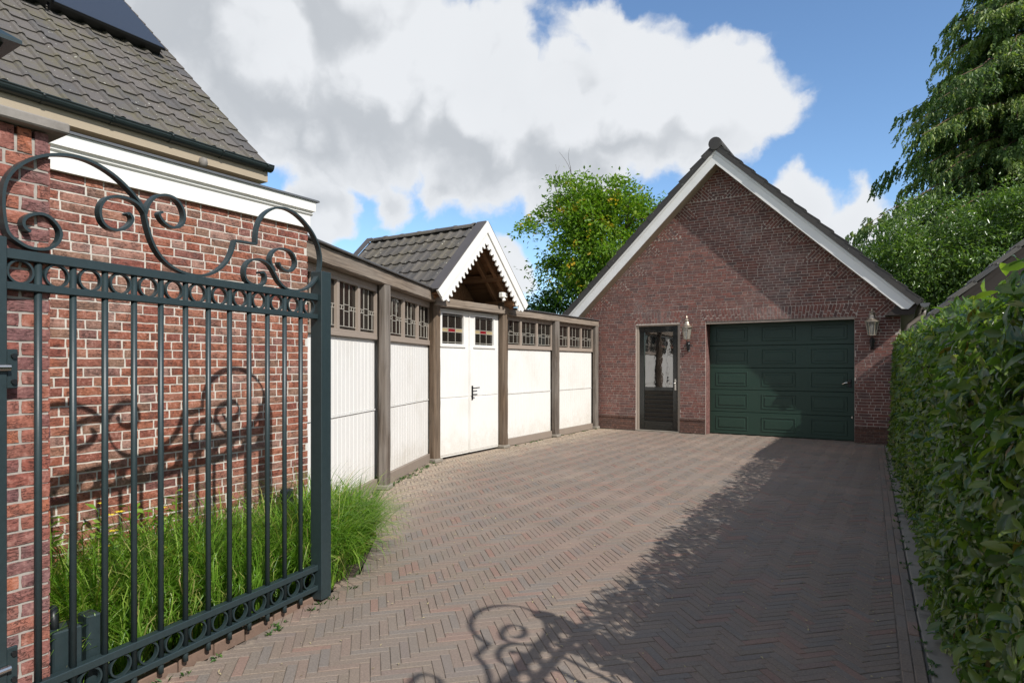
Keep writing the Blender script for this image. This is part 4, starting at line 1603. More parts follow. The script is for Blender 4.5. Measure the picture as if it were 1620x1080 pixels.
while x < PXF - 0.2:
    put('ridge_tile', rt_me, proof, Matrix.Translation((x, PYC, PAZ - 0.025 + random.gauss(0, 0.002))) @ Matrix.Rotation(random.gauss(0, 0.01), 4, 'Z'))
    x += 0.40
# lead verge strips front and back
for (x0, x1) in ((PXF - 0.17, PXF + 0.012), (PXB - 0.02, PXB + 0.11)):
    for sg in (-1, 1):
        m = MB()
        m.prism([(-0.01, 0.075), (PHW / pc + 0.02, 0.075), (PHW / pc + 0.02, 0.052), (-0.01, 0.052)], lambda p, q, t: (t, PYC + sg * (PHW - p * pc) + sg * q * ps, PEZ + p * ps + q * pc), x0, x1)
        m.obj('verge_flashing', 'lead_sheet', proof)
# white barge boards, upper moulding, and the sawtooth lower edge
for sg in (-1, 1):
    f = lambda p, q, t: (t, PYC + sg * (PHW - p * pc) + sg * q * ps, PEZ + p * ps + q * pc)
    Ls = PHW / pc
    # main board with teeth cut as a continuous outline
    top = 0.048
    bot = -0.235
    tooth = []
    nt_ = 13
    L0, L1 = 0.02, Ls - 0.24 * math.tan(math.pi / 2 - psl) * 0 + (bot) * math.tan(psl) * 0
    # lower edge runs from the eave end to where both boards meet at the ridge line (y = PYC)
    meet = lambda q: Ls + q * math.tan(psl)              # p at which the point reaches the ridge line
    p_end = meet(bot)
    out = [(-0.02, top), (-0.02, -0.16)]
    p0 = 0.05
    step = (p_end - p0) / nt_
    for k_ in range(nt_):
        a = p0 + k_ * step
        out += [(a + 0.02 * step, bot + 0.048), (a + 0.12 * step, bot + 0.004), (a + 0.30 * step, bot - 0.016), (a + 0.48 * step, bot - 0.006), (a + 0.58 * step, bot + 0.03), (a + 0.82 * step, bot + 0.058)]
    out += [(p_end, bot), (meet(top), top)]
    m = MB()
    m.prism(out if sg > 0 else out, f, PXF - 0.028, PXF - 0.002)
    bg = m.obj('barge_board', 'white_trim', shed)
    m = MB()
    m.prism([(-0.03, 0.05), (-0.03, -0.085), (meet(-0.085), -0.085), (meet(0.05), 0.05)], f, PXF - 0.0019, PXF + 0.022)
    m.obj('moulding', 'white_trim', bg)
# rafters, collar and purlins under the porch
for sg in (-1, 1):
    for xr in (PXF - 0.22, FX - 0.08):
        bar('rafter', (xr, PYC + sg * (PHW - 0.10), PEZ - 0.035), (xr, PYC + sg * 0.04, PAZ - 0.16), 0.07, 0.13, 'porch_wood', shed, 0.006, up=(0, sg * ps, pc))
    bar('purlin', (PXF - 0.06, PYC + sg * 0.62, 3.02), (PXB + 0.1, PYC + sg * 0.62, 3.02), 0.07, 0.12, 'porch_wood', shed, 0.006)
    bar('wall_plate', (PXF - 0.06, PYC + sg * 0.985, 2.60), (FX - 0.3, PYC + sg * 0.985, 2.60), 0.12, 0.10, 'porch_wood', shed, 0.006)
bar('ridge_beam', (PXF - 0.06, PYC, 3.60), (PXB + 0.1, PYC, 3.60), 0.06, 0.15, 'porch_wood', shed, 0.006)
m = MB()
m.prism([(PYC - PHW + 0.1, 2.545), (PYC + PHW - 0.1, 2.545), (PYC, 3.68)], lambda p, q, t: (t, p, q), FX - 0.62, FX - 0.6)
m.obj('gable_boarding', 'porch_wood', shed)
m = MB()
m.prism([(PYC - PHW + 0.1, 2.55), (PYC + PHW - 0.1, 2.55), (PYC, 3.68)], lambda p, q, t: (t, p, q), PXB + 0.05, PXB + 0.08)
m.obj('rear_gable', 'interior_dark', shed)
# floodlight under the porch
fl = thing('porch_lamp', 'small white floodlight under the right slope of the porch gable', 'lamp', (PXF - 0.15, 9.2, 2.68))
m = MB()
m.box((PXF - 0.13, 9.17, 2.72), (0.09, 0.15, 0.09), bev=0.012)
m.obj('housing', 'bulb_white', fl)
m = MB()
m.tube([(PXF - 0.13, 9.17, 2.67), (PXF - 0.11, 9.17, 2.62)], [0.025, 0.035], 10)
m.obj('sensor', 'bulb_white', fl)

# ------------------------------------------------------------------ garage
GX0, GX1, GY = -6.62, -0.05, 13.6
GC = (GX0 + GX1) / 2
garage = thing('garage', 'red brick garage with steep white edged gable, green door and dark side door', 'garage', (GC, GY + 2.5, 0))
GD = 0.33                                # depth of the garage door reveal
D0, D1, DT = -3.62, -0.80, 2.425         # garage door opening
S0, S1, ST = -5.20, -4.18, 2.40          # side door opening
APX, APZ = -3.33, 5.83                   # where the brick meets under the barge boards
gs_l = 0.965                             # rise per metre of the gable


def roof_z(x):
    return APZ - abs(x - APX) * gs_l


wall_t = 0.35
bk = MB()
B = GY + 0.0045


def gpoly(pts):
    bk.prism(pts, lambda p, q, t: (p, t, q), B, B + wall_t)


gpoly([(GX0, 0), (S0, 0), (S0, roof_z(S0)), (GX0, roof_z(GX0))])
gpoly([(S0, ST), (S1, ST), (S1, roof_z(S1)), (S0, roof_z(S0))])
gpoly([(S1, 0), (D0, 0), (D0, roof_z(D0)), (S1, roof_z(S1))])
gpoly([(D0, DT), (D1, DT), (D1, roof_z(D1)), (APX, APZ), (D0, roof_z(D0))])
gpoly([(D1, 0), (GX1, 0), (GX1, roof_z(GX1)), (D1, roof_z(D1))])
bk.box((GX1 - 0.16, GY + 3.2, 1.25), (0.3, 5.6, 2.5))
bk.box((GX0 + 0.16, GY + 3.2, 1.25), (0.3, 5.6, 2.5))
bk.prism([(GX0, 0), (GX1, 0), (GX1, roof_z(GX1)), (APX, APZ), (GX0, roof_z(GX0))], lambda p, q, t: (p, t, q), GY + 5.9, GY + 6.0)
gw = bk.obj('wall', 'garage_mortar', garage)
GWL = Wall((0, GY, 0), (0, -1, 0), 'garage_brick')        # u = -X, so a = -x
ZP = 0.345


def to_course(z):
    return ZP + round((z - ZP) / COURSE) * COURSE


ARCH = [(a_, b_, t_, to_course(t_ + 0.26) - t_) for a_, b_, t_ in ((S0, S1, ST + 0.03), (D0, D1, DT))]


def hole(x, z):
    # flat arches: trapezoids above the openings
    for (a, b, t, hh) in ARCH:
        if z < t and a < x < b:
            return True
        if t <= z < t + hh:
            sp = (z - t) * 0.42
            if a - sp < x < b + sp:
                return True
    return False


TRI = 0.54                                # tumbled triangles: length along the verge
slope_len = math.hypot(1, gs_l)
ang = math.atan(gs_l)


def in_tri(x, z):
    """triangles of tumbled-in brickwork along both verges"""
    d = abs(x - APX)
    along = (d * math.cos(ang) + (APZ - z) * math.sin(ang))        # distance down the verge from the apex
    depth = ((APZ - z) * math.cos(ang) - d * math.sin(ang))         # distance below the verge
    if along < 0.58 or depth < 0:
        return False
    k_ = (along - 0.58) % TRI
    # lower edge is a level course, upper edge square to the verge
    return depth < (TRI - k_) * math.tan(ang)


c = 0
while ZP + (c + 1) * COURSE < APZ:
    zc = ZP + (c + 0.5) * COURSE
    rr = random.Random(c * 13 + 5)
    hwid = min((APZ - zc - 0.02) / gs_l, 10)
    x0, x1 = max(GX0, APX - hwid), min(GX1, APX + hwid)
    xs = np.arange(x0, x1, 0.003)
    ok = np.array([not hole(x, zc) and not in_tri(x, zc) for x in xs])
    free = []
    st_ = None
    for x, o_ in zip(xs, ok):
        if o_ and st_ is None:
            st_ = x
        if not o_ and st_ is not None:
            free.append((st_, x))
            st_ = None
    if st_ is not None:
        free.append((st_, x1))
    for (f0, f1) in free:
        a = x0 - rr.uniform(0, BL)
        run = 0
        while a < f1:
            hd_ = rr.random() < 0.4 and run < 2
            L = BS if hd_ else BL
            run = run + 1 if hd_ else 0
            lo, hi = max(a, f0), min(a + L, f1)
            if hi - lo > 0.022:
                GWL.brick(-(lo + hi) / 2, zc, max(0.012, hi - lo - 0.0105), BH)
            a += L
    c += 1
# tumbled triangles
for sg in (-1, 1):
    k_ = 0
    while True:
        base = 0.58 + k_ * TRI
        if base * math.cos(ang) > 3.3:
            break
        # courses square to the verge, starting from the upper edge of each triangle
        nn_ = int(TRI / COURSE)
        for c_ in range(nn_):
            al = base + (c_ + 0.5) * COURSE
            dep = (TRI - (al - base)) * math.tan(ang) + 0.014
            t0 = 0.0 - (0.05 if c_ % 2 else 0.0)
            while t0 < dep:
                lo, hi = max(0.0, t0), min(t0 + (BL if (c_ + k_) % 3 else BS), dep)
                if hi - lo > 0.03:
                    dm_ = (lo + hi) / 2
                    x = APX + sg * (al * math.cos(ang) - dm_ * math.sin(ang))
                    z = APZ - (al * math.sin(ang) + dm_ * math.cos(ang))
                    if GX0 < x < GX1 and not hole(x, z):
                        # brick length runs square to the verge
                        GWL.brick(-x, z, hi - lo - 0.0105, BH, phi=sg * (math.pi / 2 - ang))
                t0 += BL if (c_ + k_) % 3 else BS
        k_ += 1
# flat arches with fanned bricks, two bricks high in parts
for (a, b, t, hh) in ARCH:
    n_ = int((b - a) / 0.062)
    for i in range(n_):
        x = a + (i + 0.5) * (b - a) / n_
        lean = (x - (a + b) / 2) / ((b - a) / 2)
        phi = lean * math.atan(0.42)
        splits = ((0.0, 0.5), (0.5, 1.0)) if i % 2 else ((0.0, 0.28), (0.28, 1.0))
        for (q0, q1) in splits:
            zc = t + hh * (q0 + q1) / 2
            xx = x + lean * 0.42 * hh * (q0 + q1) / 2
            wid = ((b - a) / n_) * (1 + 0.42 * 2 * hh * (q0 + q1) / 2 / (b - a)) - 0.011
            GWL.brick(-xx, zc, wid, hh * (q1 - q0) - 0.011, phi=-phi)
GWL.build(gw, 300, fine_px=9, jit=0.0015)
# plinth with a projecting course
for (a, b) in ((GX0, S0 - 0.0), (S1 + 0.0, D0), (D1, GX1)):
    m = MB()
    m.box(((a + b) / 2, GY + 0.03, ZP / 2 - 0.02), (b - a - 0.006, 0.10, ZP - 0.06))
    m.obj('plinth_core', 'plinth_mortar', garage)
    PWL = Wall((0, GY - 0.025, 0), (0, -1, 0), 'plinth_brick')
    for c in range(6):
        z = 0.02 + (c + 0.5) * 0.0535
        off = 0.0 if c % 2 else BS
        x = a - off
        while x < b:
            lo, hi = max(x, a), min(x + BL, b)
            if hi - lo > 0.03:
                PWL.brick(-(lo + hi) / 2, z, hi - lo - 0.010, 0.045, proud=0.012 if c == 5 else 0.0)
            x += BL
    PWL.build(gw, 60, fine_px=9, name='plinth_brick')
# reveals
rv = MB()
for (x, sg) in ((D0, 1), (D1, -1)):
    rv.box((x + sg * 0.002, GY + GD / 2 + 0.008, DT / 2), (0.006, GD - 0.016, DT))
rv.obj('reveal', 'garage_brick', garage)
# trim under the flat arch
bar('door_head_trim', (D0 + 0.006, GY + 0.05, DT - 0.028), (D1 - 0.006, GY + 0.05, DT - 0.028), 0.07, 0.045, 'taupe_paint', garage, 0.004)
# garage door: five hinged panels with three raised fields each
DY = GY + GD
m = MB()
m.box(((D0 + D1) / 2, DY + 0.05, DT / 2), (D1 - D0 + 0.1, 0.03, DT + 0.1))
gdoor = m.obj('garage_door', 'garage_green', garage)
np_ = 5
ph = (DT - 0.05) / np_
for i in range(np_):
    z0 = 0.012 + i * ph
    m = MB()
    m.box(((D0 + D1) / 2, DY + 0.012, z0 + ph / 2), (D1 - D0 - 0.012, 0.04, ph - 0.010), bev=0.005)
    for k_ in range(3):
        fw = (D1 - D0) / 3
        xc = D0 + fw * (k_ + 0.5)
        zc = z0 + ph / 2
        hw_, hh_ = fw * 0.34, ph * 0.30
        # a raised moulding frame and a raised field inside it
        for (o_h, o_w, dpt, th) in ((0, 0, 0.012, 0.018),):
            for (cx_, cz_, sx_, sz_) in ((xc, zc + hh_, hw_ * 2 + th, th), (xc, zc - hh_, hw_ * 2 + th, th), (xc - hw_, zc, th, hh_ * 2 - th), (xc + hw_, zc, th, hh_ * 2 - th)):
                m.box((cx_, DY - 0.010, cz_), (sx_, 0.014, sz_), bev=0.005)
        m.box((xc, DY - 0.011, zc), (hw_ * 2 - 0.10, 0.012, hh_ * 2 - 0.10), bev=0.0055)
    m.obj('panel', 'garage_green', gdoor)
m = MB()
m.box((-0.90, DY - 0.02, 1.14), (0.05, 0.03, 0.16), bev=0.006)
ghd = m.obj('handle_plate', 'black_plastic', gdoor)
m = MB()
m.tube([(-0.90, DY - 0.03, 1.15), (-0.90, DY - 0.075, 1.15), (-0.96, DY - 0.085, 1.15), (-1.03, DY - 0.08, 1.12)], 0.016, 8)
m.obj('handle', 'steel', gdoor, smooth=True)
m = MB()
m.box((-0.86, DY - 0.02, 0.47), (0.025, 0.03, 0.05), bev=0.004)
m.obj('bolt', 'steel', gdoor)
# side door
SY = GY + 0.085
for nm, p0, p1, w_, h_ in (('door_frame', (S0 + 0.03, SY, 0.0), (S0 + 0.03, SY, ST + 0.028), 0.058, 0.10), ('door_frame', (S1 - 0.03, SY, 0.0), (S1 - 0.03, SY, ST + 0.028), 0.058, 0.10)):
    bar(nm, p0, p1, w_, h_, 'taupe_paint', garage, 0.004, up=(0, 1, 0))
bar('door_frame', (S0 + 0.06, SY, ST), (S1 - 0.06, SY, ST), 0.10, 0.058, 'taupe_paint', garage, 0.004)
lx0, lx1, lzt = S0 + 0.064, S1 - 0.064, ST - 0.034
m = MB()
st_w = 0.115
LY = SY + 0.01
for (x0, x1, z0, z1) in ((lx0, lx0 + st_w, 0.03, lzt), (lx1 - st_w, lx1, 0.03, lzt), (lx0 + st_w, lx1 - st_w, lzt - 0.13, lzt), (lx0 + st_w, lx1 - st_w, 0.92, 1.0), (lx0 + st_w, lx1 - st_w, 0.03, 0.23)):
    m.box(((x0 + x1) / 2, LY, (z0 + z1) / 2), (x1 - x0, 0.055, z1 - z0), bev=0.004)
sdoor = m.obj('side_door', 'dark_door', garage)
m = MB()
m.box(((lx0 + lx1) / 2, LY + 0.008, (1.0 + lzt - 0.13) / 2), (lx1 - lx0 - 2 * st_w + 0.01, 0.008, lzt - 0.13 - 1.0 + 0.01))
m.obj('pane', 'door_glass', sdoor)
for k_ in range(7):
    bar('louvre', (lx0 + st_w, LY - 0.005, 0.28 + k_ * 0.0985), (lx1 - st_w, LY - 0.005, 0.28 + k_ * 0.0985), 0.018, 0.092, 'dark_door', sdoor, 0.003, up=(0, -0.22, 1))
m = MB()
m.box((lx1 - 0.055, LY - 0.032, 1.06), (0.04, 0.01, 0.25), bev=0.003)
hp = m.obj('handle_plate', 'steel', sdoor)
m = MB()
m.tube([(lx1 - 0.055, LY - 0.035, 1.09), (lx1 - 0.055, LY - 0.08, 1.09), (lx1 - 0.075, LY - 0.085, 1.09), (lx1 - 0.19, LY - 0.085, 1.085)], 0.010, 8)
m.obj('lever', 'steel', sdoor, smooth=True)
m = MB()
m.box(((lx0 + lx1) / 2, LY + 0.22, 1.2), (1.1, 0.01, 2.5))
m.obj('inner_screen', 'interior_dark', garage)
bar('threshold', (S0 + 0.01, GY + 0.06, 0.012), (S1 - 0.01, GY + 0.06, 0.012), 0.16, 0.024, 'concrete', garage, 0.004)
# roof: slabs, verge tiles, ridge tiles, barge boards
VY = GY - 0.35                           # front of the verge
RA = math.atan(gs_l)
rc, rs = math.cos(RA), math.sin(RA)
RAZ = 6.06                               # apex of the roof surface
RLEN = 3.58 / rc
rp = MB()
for sg in (-1, 1):
    f = lambda p, q, t: (APX + sg * (p * rc) + sg * q * rs, t, RAZ - p * rs + q * rc)
    rp.prism([(0, 0), (RLEN, 0), (RLEN, -0.05), (0, -0.05)], f, VY + 0.03, GY + 6.0)
groof = rp.obj('roof', 'dark_soffit', garage)
for sg in (-1, 1):
    o = Vector((APX + sg * RLEN * rc, VY + 0.1 if sg < 0 else VY + 0.1, RAZ - RLEN * rs + 0.01))
    if sg > 0:
        tile_roof(groof, o, (0, 1, 0), (-rc, 0, rs), 19, 15, 0.3, RLEN / 15, 'garage_tile', 0)
    else:
        tile_roof(groof, o + Vector((0, 19 * 0.3, 0)), (0, -1, 0), (rc, 0, rs), 19, 15, 0.3, RLEN / 15, 'garage_tile', 0)
    vm = MB()
    tl = RLEN / 15
    vm.prism([(0.0, 0.075), (tl * 1.06, 0.045), (tl * 1.06, -0.060), (0.0, -0.060)], lambda p, q, t: (t, p, q), -0.02, 0.0)
    vm.prism([(0.0, 0.079), (tl * 1.06, 0.049), (tl * 1.06, 0.030), (0.0, 0.060)], lambda p, q, t: (t, p, q), -0.024, 0.20)
    vme = vm.mesh('verge_tile', 'garage_tile')
    for j in range(15):
        P = Vector((APX + sg * RLEN * rc, VY + 0.0, RAZ - RLEN * rs)) + Vector((-sg * rc, 0, rs)) * (j * tl) + Vector((0, random.uniform(-0.004, 0.004), 0))
        X_ = Vector((0, 1, 0))
        Y_ = Vector((-sg * rc, 0, rs))
        Z_ = Vector((sg * rs, 0, rc))
        Mx = Matrix((X_, Y_, Z_)).transposed().to_4x4()
        Mx.translation = P
        put('verge_tile', vme, groof, Mx)
rt = MB()
arc3 = [(0.135 * math.cos(a), 0.135 * math.sin(a)) for a in np.linspace(-0.35, math.pi + 0.35, 13)]
rt.prism(arc3 + [(p * 0.86, q * 0.86) for p, q in arc3[::-1]], lambda p, q, t: (p, t, q), 0, 0.42)
rt_me = rt.mesh('ridge_tile', 'garage_tile')
y = VY - 0.02
while y < GY + 6:
    put('ridge_tile', rt_me, groof, Matrix.Translation((APX, y, RAZ + 0.045)))
    y += 0.415
m = MB()
m.prism([(0.132 * math.cos(a), 0.132 * math.sin(a)) for a in np.linspace(0, 2 * math.pi, 20, endpoint=False)], lambda p, q, t: (APX + p, t, RAZ + 0.045 + q), VY - 0.035, VY - 0.021)
m.obj('ridge_end', 'garage_tile', groof)
for sg in (-1, 1):
    f = lambda p, q, t: (APX + sg * (p * rc) + sg * q * rs, t, RAZ - p * rs + q * rc)
    m_ = lambda q: -q * math.tan(RA)        # p at which both boards meet on the centre line
    m = MB()
    m.prism([(m_(-0.035), -0.035), (RLEN - 0.06, -0.035), (RLEN - 0.06, -0.20), (RLEN - 0.14, -0.262), (m_(-0.262), -0.262)], f, VY + 0.022, VY + 0.05)
    brg = m.obj('barge_board', 'barge_white', garage)
    m = MB()
    m.prism([(m_(-0.036), -0.036), (RLEN - 0.06, -0.036), (RLEN - 0.06, -0.098), (m_(-0.098), -0.098)], f, VY + 0.004, VY + 0.0218)
    m.prism([(m_(-0.1), -0.100), (RLEN - 0.06, -0.100), (RLEN - 0.06, -0.108), (m_(-0.108), -0.108)], f, VY + 0.014, VY + 0.0217)
    m.obj('moulding', 'barge_white', brg)
    m = MB()
    m.prism([(m_(-0.24), -0.240), (RLEN - 0.14, -0.240), (RLEN - 0.14, -0.258), (m_(-0.258), -0.258)], f, VY + 0.0502, GY + 0.02)
    m.obj('soffit_board', 'soffit_beige', garage)
# eaves: boxed soffit, gutter and downpipe on the right
ez = RAZ - RLEN * rs
for sg, nm in ((1, 'right'), (-1, 'left')):
    ex_ = APX + sg * RLEN * rc
    m = MB()
    m.prism([(ex_ - sg * 0.55, ez - 0.20), (ex_ - sg * 0.10, ez - 0.20), (ex_ - sg * 0.04, ez - 0.02), (ex_ - sg * 0.2, ez + 0.10)], lambda p, q, t: (p, t, q), VY + 0.055, GY + 6.0)
    m.obj('eaves_box', 'dark_soffit', garage)
    m = MB()
    ga = [(0.075 * math.cos(a), 0.075 * math.sin(a)) for a in np.linspace(math.pi, 2 * math.pi, 11)]
    m.prism(ga + [(0.9 * p, 0.9 * q) for p, q in ga[::-1]], lambda p, q, t: (ex_ + sg * 0.065 + p, t, ez - 0.01 + q), VY - 0.02, GY + 6.0)
    m.prism(ga, lambda p, q, t: (ex_ + sg * 0.065 + p, t, ez - 0.01 + q), VY - 0.026, VY - 0.0202)
    m.obj('gutter', 'zinc', garage)
ex_ = APX + RLEN * rc
m = MB()
m.tube([(ex_ + 0.065, GY + 0.35, ez - 0.07), (ex_ + 0.06, GY + 0.35, ez - 0.16), (ex_ - 0.02, GY + 0.33, ez - 0.24), (0.07, GY + 0.28, ez - 0.36), (0.04, GY + 0.26, ez - 0.46), (0.04, GY + 0.26, 1.0), (0.04, GY + 0.26, 0.0)], 0.04, 12)
dpz = m.obj('downpipe', 'brown_pipe', garage, smooth=True)
for zb in (2.05, 1.0):
    m = MB()
    m.lathe([(0.0402, 0), (0.047, 0), (0.047, 0.035), (0.0402, 0.035)], (0.04, GY + 0.26, zb), 12)
    m.obj('pipe_clip', 'brown_pipe', dpz)


# wall lanterns
def lantern(x, z0, lab):
    L = thing('wall_lantern', lab, 'lantern', (x, GY - 0.03, z0), 'wall lanterns on the garage front')
    y = GY - 0.15
    m = MB()
    m.lathe([(0.01, 0.0), (0.03, 0.03), (0.038, 0.07), (0.03, 0.10), (0.05, 0.13), (0.045, 0.17), (0.02, 0.19)], (x, GY - 0.045, z0), 10)
    m.box((x, GY - 0.010, z0 + 0.10), (0.06, 0.026, 0.22), bev=0.008)
    m.obj('wall_bracket', 'black_iron', L, smooth=True)
    m = MB()
    P = [np.array((GY - 0.04 - 0.115 * t, z0 + 0.05 + 0.2 * t - 0.09 * math.sin(t * math.pi))) for t in np.linspace(0, 1, 12)]
    m.tube([(x, p[0], p[1]) for p in P], 0.011, 8)
    for kk in range(3):
        a0 = kk * 1.1
        m.tube([(x + 0.02 * math.sin(a0), GY - 0.075 - 0.025 * math.cos(t), z0 + 0.10 + 0.05 * kk * 0.6 + 0.025 * math.sin(t)) for t in np.linspace(0, 5.2, 12)], 0.006, 6)
    m.obj('arm', 'black_iron', L, smooth=True)
    zb = z0 + 0.25
    rb, rt_ = 0.066, 0.108
    hb = 0.255
    m = MB()
    m.lathe([(0.015, -0.02), (0.03, -0.005), (rb + 0.006, 0.0), (rb + 0.006, 0.014)], (x, y, zb), 6)
    m.obj('base_ring', 'copper_dull', L)
    for k_ in range(6):
        a0, a1 = 2 * math.pi * k_ / 6, 2 * math.pi * (k_ + 1) / 6
        m = MB()
        m.add([(x + rb * math.cos(a0), y + rb * math.sin(a0), zb + 0.014), (x + rb * math.cos(a1), y + rb * math.sin(a1), zb + 0.014), (x + rt_ * math.cos(a1), y + rt_ * math.sin(a1), zb + hb), (x + rt_ * math.cos(a0), y + rt_ * math.sin(a0), zb + hb)], [(0, 1, 2, 3)])
        m.obj('pane', 'lamp_glass', L)
        m = MB()
        m.tube([(x + rb * math.cos(a0), y + rb * math.sin(a0), zb + 0.01), (x + rt_ * math.cos(a0), y + rt_ * math.sin(a0), zb + hb)], 0.0055, 6)
        m.obj('glazing_bar', 'copper_dull', L)
    m = MB()
    m.lathe([(rt_ - 0.01, hb), (rt_ + 0.022, hb - 0.004), (rt_ + 0.022, hb + 0.012), (0.085, hb + 0.05), (0.055, hb + 0.095), (0.045, hb + 0.13)], (x, y, zb), 12)
    hood = m.obj('hood', 'copper_dull', L)
    m = MB()
    m.lathe([(0.03, hb + 0.13), (0.052, hb + 0.14), (0.055, hb + 0.155), (0.03, hb + 0.185), (0.012, hb + 0.195), (0.018, hb + 0.215), (0.012, hb + 0.235), (0.003, hb + 0.265)], (x, y, zb), 10)
    m.obj('finial', 'copper_dull', hood)
    m = MB()
    m.lathe([(0.014, 0.0), (0.014, 0.10), (0.02, 0.12), (0.022, 0.16), (0.012, 0.19)], (x, y, zb + 0.01), 8)
    m.obj('bulb', 'bulb_white', L, smooth=True)
    return L


lantern(-3.985, 1.80, 'copper and glass wall lantern between the side door and the garage door')
lantern(-0.505, 1.80, 'copper and glass wall lantern right of the green garage door')

# ------------------------------------------------------------------ neighbour's shed behind the hedge
nb_ = thing('neighbour_shed', "dark boarded shed with grey tiled roof rising behind the hedge", 'shed', (2.0, 12.0, 0))
NS = (2.99 - 1.93) / (1.271 - 0.10)
na = math.atan(NS)
nc_, ns_ = math.cos(na), math.sin(na)
NX, NZ, NY = 0.10, 1.93, 10.0
m = MB()
m.prism([(0.86, 0), (4.4, 0), (4.4, NZ + NS * 0.45), (2.6, NZ + NS * 2.1), (0.86, NZ + NS * 0.5)], lambda p, q, t: (p, t, q), NY + 0.28, NY + 2.7)
m.obj('wall', 'dark_soffit', nb_)
m = MB()
NL = 2.6 / nc_
m.prism([(0.03, 0), (NL, 0), (NL, -0.06), (0.03, -0.06)], lambda p, q, t: (NX + p * nc_ - q * ns_, t, NZ + p * ns_ + q * nc_), NY + 0.03, NY + 2.8)
m.prism([(0.03, 0), (NL, 0), (NL, -0.06), (0.03, -0.06)], lambda p, q, t: (2 * (NX + 2.6) - (NX + p * nc_ - q * ns_), t, NZ + p * ns_ + q * nc_), NY + 0.03, NY + 2.8)
nroof = m.obj('roof', 'dark_soffit', nb_)
tile_roof(nroof, Vector((NX, NY + 0.05 + 2.7, NZ + 0.012)), (0, -1, 0), (nc_, 0, ns_), 9, 11, 0.3, 0.3, 'shed_tile', 60)
m = MB()
m.prism([(0.0, 0.05), (0.33, 0.03), (0.33, -0.02), (0.0, 0.0)], lambda p, q, t: (t, p, q), -0.03, 0.22)
vme = m.mesh('verge_tile', 'shed_tile')
for j in range(11):
    X_, Y_ = Vector((0, 1, 0)), Vector((nc_, 0, ns_))
    Mx = Matrix((X_, Y_, X_.cross(Y_))).transposed().to_4x4()
    Z_ = Vector((-ns_, 0, nc_))
    Mx = Matrix((X_, Y_, Z_)).transposed().to_4x4()
    Mx.translation = Vector((NX, NY, NZ + 0.015)) + Y_ * (j * 0.3)
    put('verge_tile', vme, nroof, Mx)
m = MB()
m.prism([(0.05, -0.06), (NL, -0.06), (NL, -0.24), (0.05, -0.24)], lambda p, q, t: (NX + p * nc_ - q * ns_, t, NZ + p * ns_ + q * nc_), NY + 0.05, NY + 0.08)
m.obj('barge_board', 'dark_soffit', nb_)

# ------------------------------------------------------------------ foliage


def rand_rot(n, normals=None, spread=0.6, r=rng):
    """local frames (n,3,3): columns side, along, normal"""
    if normals is None:
        normals = r.normal(size=(n, 3))
    N = normals + r.normal(size=(n, 3)) * spread
    N /= np.linalg.norm(N, axis=1, keepdims=True) + 1e-9
    T = r.normal(size=(n, 3))
    T -= N * (T * N).sum(1, keepdims=True)
    T /= np.linalg.norm(T, axis=1, keepdims=True) + 1e-9
    S = np.cross(T, N)
    return np.stack([S, T, N], axis=2)


LEAF4_V = np.array([(0, 0, 0), (-0.5, 0.45, 0.10), (0, 1, -0.06), (0.5, 0.45, 0.10)])
LEAF4_F = np.array([(0, 3, 2), (0, 2, 1)])
LEAF8_V = np.array([(0, 0, 0), (-0.36, 0.25, 0.05), (0, 0.28, -0.02), (0.36, 0.25, 0.05), (-0.5, 0.58, 0.07), (0, 0.62, -0.01), (0.5, 0.58, 0.07), (0, 1.0, -0.12), (-0.28, 0.86, 0.0), (0.28, 0.86, 0.0)])
LEAF8_F = np.array([(0, 2, 1), (0, 3, 2), (1, 2, 5), (1, 5, 4), (2, 3, 6), (2, 6, 5), (4, 5, 8), (5, 7, 8), (5, 6, 9), (5, 9, 7)])


def leaves_np(P, Rm, ln, wd_, tv, tf, rnd):
    n = len(P)
    loc = tv[None, :, :] * np.stack([wd_, ln, ln], axis=1)[:, None, :]
    V = np.einsum('nij,nkj->nki', Rm, loc) + P[:, None, :]
    F = tf[None, :, :] + (np.arange(n) * len(tv))[:, None, None]
    return V.reshape(-1, 3), F.reshape(-1, tf.shape[1]), np.repeat(rnd, len(tf))


def down_frames(D, r=rng, roll=0.5):
    """frames whose 'along' axis is D"""
    T = D / (np.linalg.norm(D, axis=1, keepdims=True) + 1e-9)
    A = r.normal(size=T.shape)
    A[:, 2] += 1.0 / roll
    N = A - T * (A * T).sum(1, keepdims=True)
    N /= np.linalg.norm(N, axis=1, keepdims=True) + 1e-9
    S = np.cross(T, N)
    return np.stack([S, T, N], axis=2)


# ---- laurel hedge
HZ = 1.80


def hedge_top(y):
    return 1.685 + 0.0175 * y


def hedge_face(y, z):
    """x of the clipped face towards the drive"""
    return kerb_x(y) + 0.11 + 0.06 * z + 0.035 * math.sin(z * 2.6) + 0.03 * math.sin(y * 2.3 + z * 2.0) - 0.04 * (1.0 - abs(z - 1.0))


